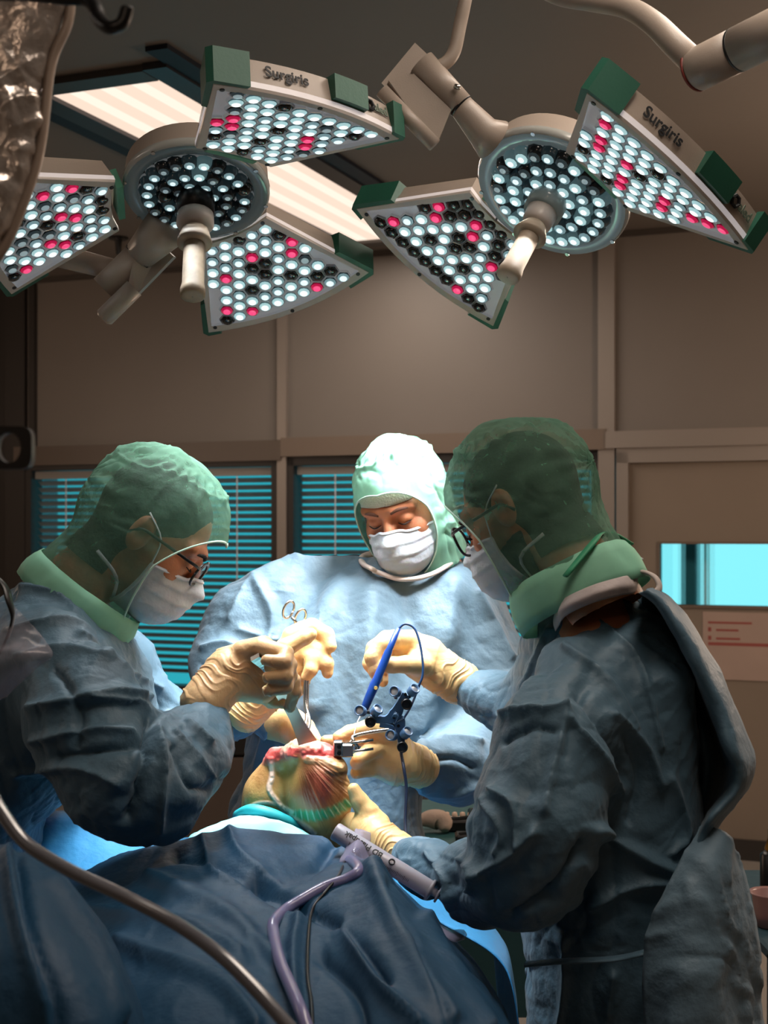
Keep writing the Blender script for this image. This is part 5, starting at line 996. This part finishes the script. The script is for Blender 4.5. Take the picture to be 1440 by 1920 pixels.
lay([(648, 1612), (636, 1640), (612, 1670), (586, 1705), (578, 1760), (577, 1830), (584, 1880), (586, 1940)], .0022, 'black_cable', BLACK, .006, 8, 8, 'thin black cable running down the drape beside the mauve tube', 'cable')
tag(MB().tube([P(*q) for q in ((-60, 1400, 1.3), (-20, 1480, 1.29), (8, 1530, 1.28), (50, 1582, 1.27), (130, 1632, 1.26), (235, 1682, 1.25), (330, 1732, 1.24), (412, 1790, 1.22), (480, 1856, 1.2), (550, 1935, 1.18), (620, 2020, 1.16))], .0062, 20, sub=8).build('suction_tube', mat('grey clear tubing', '64646a', .14, coat=1., var=.05, vscale=3), None, True), 'thick grey suction tube curving across the lower left in front', 'tube')
lay2 = [(754, 1396, 2.33), (752, 1410, 2.33), (757, 1440, 2.31), (762, 1480, 2.3), (760, 1540, 2.28), (763, 1580, 2.26), (770, 1640, 2.24)]
tl(lay2, .0027, 'tracker_cable', mat('navy cable', '0f1f38', .4), nv, 6, 8)
# syringe lying on the ridge, with its print
sy = empty('syringe', P(720, 1620, 2.06), 'large clear syringe with black print lying on the drape ridge', 'syringe')
a, b_ = P(628, 1558, 2.04), P(806, 1668, 2.0); d = nrm(b_-a); Ls = np.linalg.norm(b_-a); R = frame(d, (0, -1, .3))
V_, F_ = lathe([(.001, 0), (.0125, 0), (.0135, .002), (.0135, Ls-.002), (.0125, Ls), (.001, Ls)], 28); mk('barrel', V_@R.T+a, F_, mat('syringe barrel', 'b4b1bd', .3, coat=.4, sss=.1), sy)
V_, F_ = lathe([(.016, Ls-.001), (.0165, Ls+.001), (.016, Ls+.003), (.006, Ls+.004), (.0055, Ls+.012), (.012, Ls+.013), (.012, Ls+.0155), (.001, Ls+.016)], 24); mk('plunger', V_@R.T+a, F_, mat('plunger', 'a9a6b0', .35), sy)
nv_ = nrm(np.array([.25, -.92, .55])-d*(np.array([.25, -.92, .55])@d)); xt = -d; yt = np.cross(nv_, xt)
font_obj('lettering', 'BD Plastipak', .0125, M4(np.stack([xt, yt, nv_], 1), a+d*Ls*.30+nv_*.0137), INK, sy, ext=.0002, bold=.0002)
m_ = MB(); aa = np.linspace(0, 2*PI, 17); cc = a+d*Ls*.595+nv_*.0138; m_.tube([cc+xt*.004*math.cos(t)+yt*.004*math.sin(t) for t in aa], .0011, 6); m_.build('emblem', INK, sy)
gm = MB(); n2 = nrm(nv_-yt*-.0 + np.cross(d, nv_)*.0+yt*-.75)
n2 = nrm(nv_*.75-yt*np.sign(yt[2])*.75)
for k in range(44): c = a+d*(.03+k*(Ls-.06)/44)+n2*.0136; gm.box(c, (.0006, .004 if k % 5 else .007, .0004), np.stack([d, np.cross(n2, d), n2], 1))
gm.build('graduations', INK, sy)
CLR = film('crinkled clear film', 'c9c4d2', .10, .08, .1, .45, 60, .12); CLR2 = film('clear pouch', 'b9b2cc', .25, .1, .2, .5, 60, .15)
def pouch(name, rows, m, label, seed, amp=.004, sc=.02, cat='plastic'):
    o = sheet(name, rows, m, None, 9, .0006, amp, sc, seed); return tag(o, label, cat)
pouch('clear_pouch', [[P(668, 1556, 2.06), P(680, 1560, 2.05), P(693, 1563, 2.06)], [P(650, 1590, 2.02), P(668, 1590, 2.0), P(692, 1598, 2.02)], [P(636, 1618, 1.99), P(664, 1612, 1.98), P(692, 1618, 2.0)]], CLR2, 'crinkled clear pouch corner standing up on the ridge by the syringe', 3)
sheet('syringe_pack', [[P(690, 1612, 2.02), P(706, 1620, 2.0), P(722, 1640, 1.98)], [P(760, 1680, 2.0), P(775, 1700, 1.96), P(770, 1715, 1.93)], [P(830, 1735, 1.985), P(850, 1752, 1.95), P(846, 1762, 1.93)], [P(870, 1742, 2.0), P(876, 1752, 1.98), P(872, 1762, 1.97)]], CLR2, None, 7, .0008, .003, .03, 8)
tag(bpy.data.objects['syringe_pack'], 'flat pale plastic wrapper draped down the right slope under the syringe', 'wrapper')
# clear plastic and dark strap at the left surgeon's back
pouch('clear_plastic_cover', [[P(-60, 1150, 1.72), P(0, 1130, 1.7), P(40, 1150, 1.7)], [P(-60, 1210, 1.7), P(10, 1205, 1.68), P(80, 1200, 1.7)], [P(-60, 1250, 1.69), P(20, 1235, 1.67), P(98, 1230, 1.69)], [P(-60, 1290, 1.7), P(0, 1270, 1.68), P(60, 1250, 1.7)], [P(-60, 1330, 1.72), P(-30, 1320, 1.7), P(10, 1300, 1.71)]], CLR, 'crumpled clear plastic cover hanging behind the left surgeon', 13, .010, .03, 'plastic cover')
tag(MB().tube([P(*q) for q in ((-40, 1060, 1.7), (5, 1095, 1.7), (18, 1130, 1.69), (24, 1160, 1.69), (12, 1200, 1.69), (-10, 1240, 1.7), (-50, 1290, 1.7))], [.008, .010, .009, .006, .005, .004, .004], 10, sub=6, squash=.3).build('black_strap', BLACK, None, True), 'glossy black strap behind the left surgeon at the frame edge', 'strap')
# infusion stand with hook, clamp and hanging bag at the upper left
iv = empty('infusion_stand', P(-160, 2000, 1.15)*np.array([1, 1, 0]), 'black infusion stand with an open hook at the upper left', 'stand'); sx = P(-160, 0, 1.15)[0]
MB().tube([(sx, 1.15, .03), (sx, 1.15, 2.06)], .011, 14).build('pole', STEEL, iv, True); MB().tube([(sx, 1.15, .0), (sx, 1.15, .06)], [.14, .03], 20).build('base', BLACK, iv, True)
MB().tube([(sx, 1.15, 2.05), P(-40, -14, 1.15), P(60, -10, 1.15), P(120, -4, 1.15), P(160, -2, 1.15), P(178, 14, 1.14), P(186, 36, 1.13), P(205, 52, 1.12), P(228, 44, 1.12), P(237, 20, 1.12), P(238, 14, 1.12)], [.006]*4+[.0062, .0062, .006, .0055, .0055, .0055, .005], 14, sub=6).build('hook', BLACK, iv, True)
oc = P(20, 840, 1.15); pr = []; 
a = np.linspace(0, 2*PI, 32, endpoint=False); sq = lambda w, h, e: [(w*np.sign(math.cos(t))*abs(math.cos(t))**e, h*np.sign(math.sin(t))*abs(math.sin(t))**e) for t in a]
o1, i1 = sq(.0190, .0178, .45), sq(.0098, .0125, 1.); V_ = [oc+np.array([x, y, z]) for y in (-.006, .006) for lp in (o1, i1) for x, z in lp]; n = 32; Fc = []
for j in range(n): k = (j+1) % n; Fc += [(j, k, n+k, n+j), (2*n+j, 3*n+j, 3*n+k, 2*n+k), (j, 2*n+j, 2*n+k, k), (n+j, n+k, 3*n+k, 3*n+j)]
cl = mk('ring_clamp', V_, Fc, mat('matt black', '12100f', .55), iv, False); MB().tube([oc-np.array([.018, 0, 0]), (sx, 1.15, oc[2])], .006, 10).build('clamp_arm', BLACK, iv, True)
BAG = mat('crinkled bag', 'd2c6bc', .2, metal=.7, bump=.4, bscale=50)
V_ = []; nu, nv2 = 80, 150
for s in (-1, 1):
    for i in range(nv2):
        v = i/(nv2-1); xl, xr = -120-40*v, np.interp(v, [0, .12, .3, .62, 1], [142, 128, 92, 66, 0])
        for j in range(nu): u = j/(nu-1); V_.append(P(xl+(xr-xl)*u, -60+540*v, 1.35)+np.array([0, s*.024*math.sin(PI*u)**.5*(.5+.5*min(1, v*3)), 0]))
V_ = np.array(V_); Q = np.array([(b0+i*nu+j, b0+i*nu+j+1, b0+(i+1)*nu+j+1, b0+(i+1)*nu+j)[::(1 if b0 == 0 else -1)] for b0 in (0, nu*nv2) for i in range(nv2-1) for j in range(nu-1)]); N = normals(V_, Q)
V_ = V_+N*((crease(V_, .026, 3, 5)*.014+vnoise(V_*60)*.005)*np.clip((-V_[:, 2]+2.10)*12, .1, 1))[:, None]
ivb = tag(mk('hanging_bag', V_, Q, BAG), 'crinkled clear plastic bag hanging out of focus at the upper left corner', 'bag')
MB().tube([P(135, -50, 1.35), P(128, 40, 1.35), P(96, 120, 1.35), P(80, 250, 1.35), P(62, 330, 1.35), P(20, 440, 1.35), P(-10, 490, 1.35)], .005, 10, sub=5).build('welded_edge', mat('welded edge', '9c8a7c', .3), ivb, True)
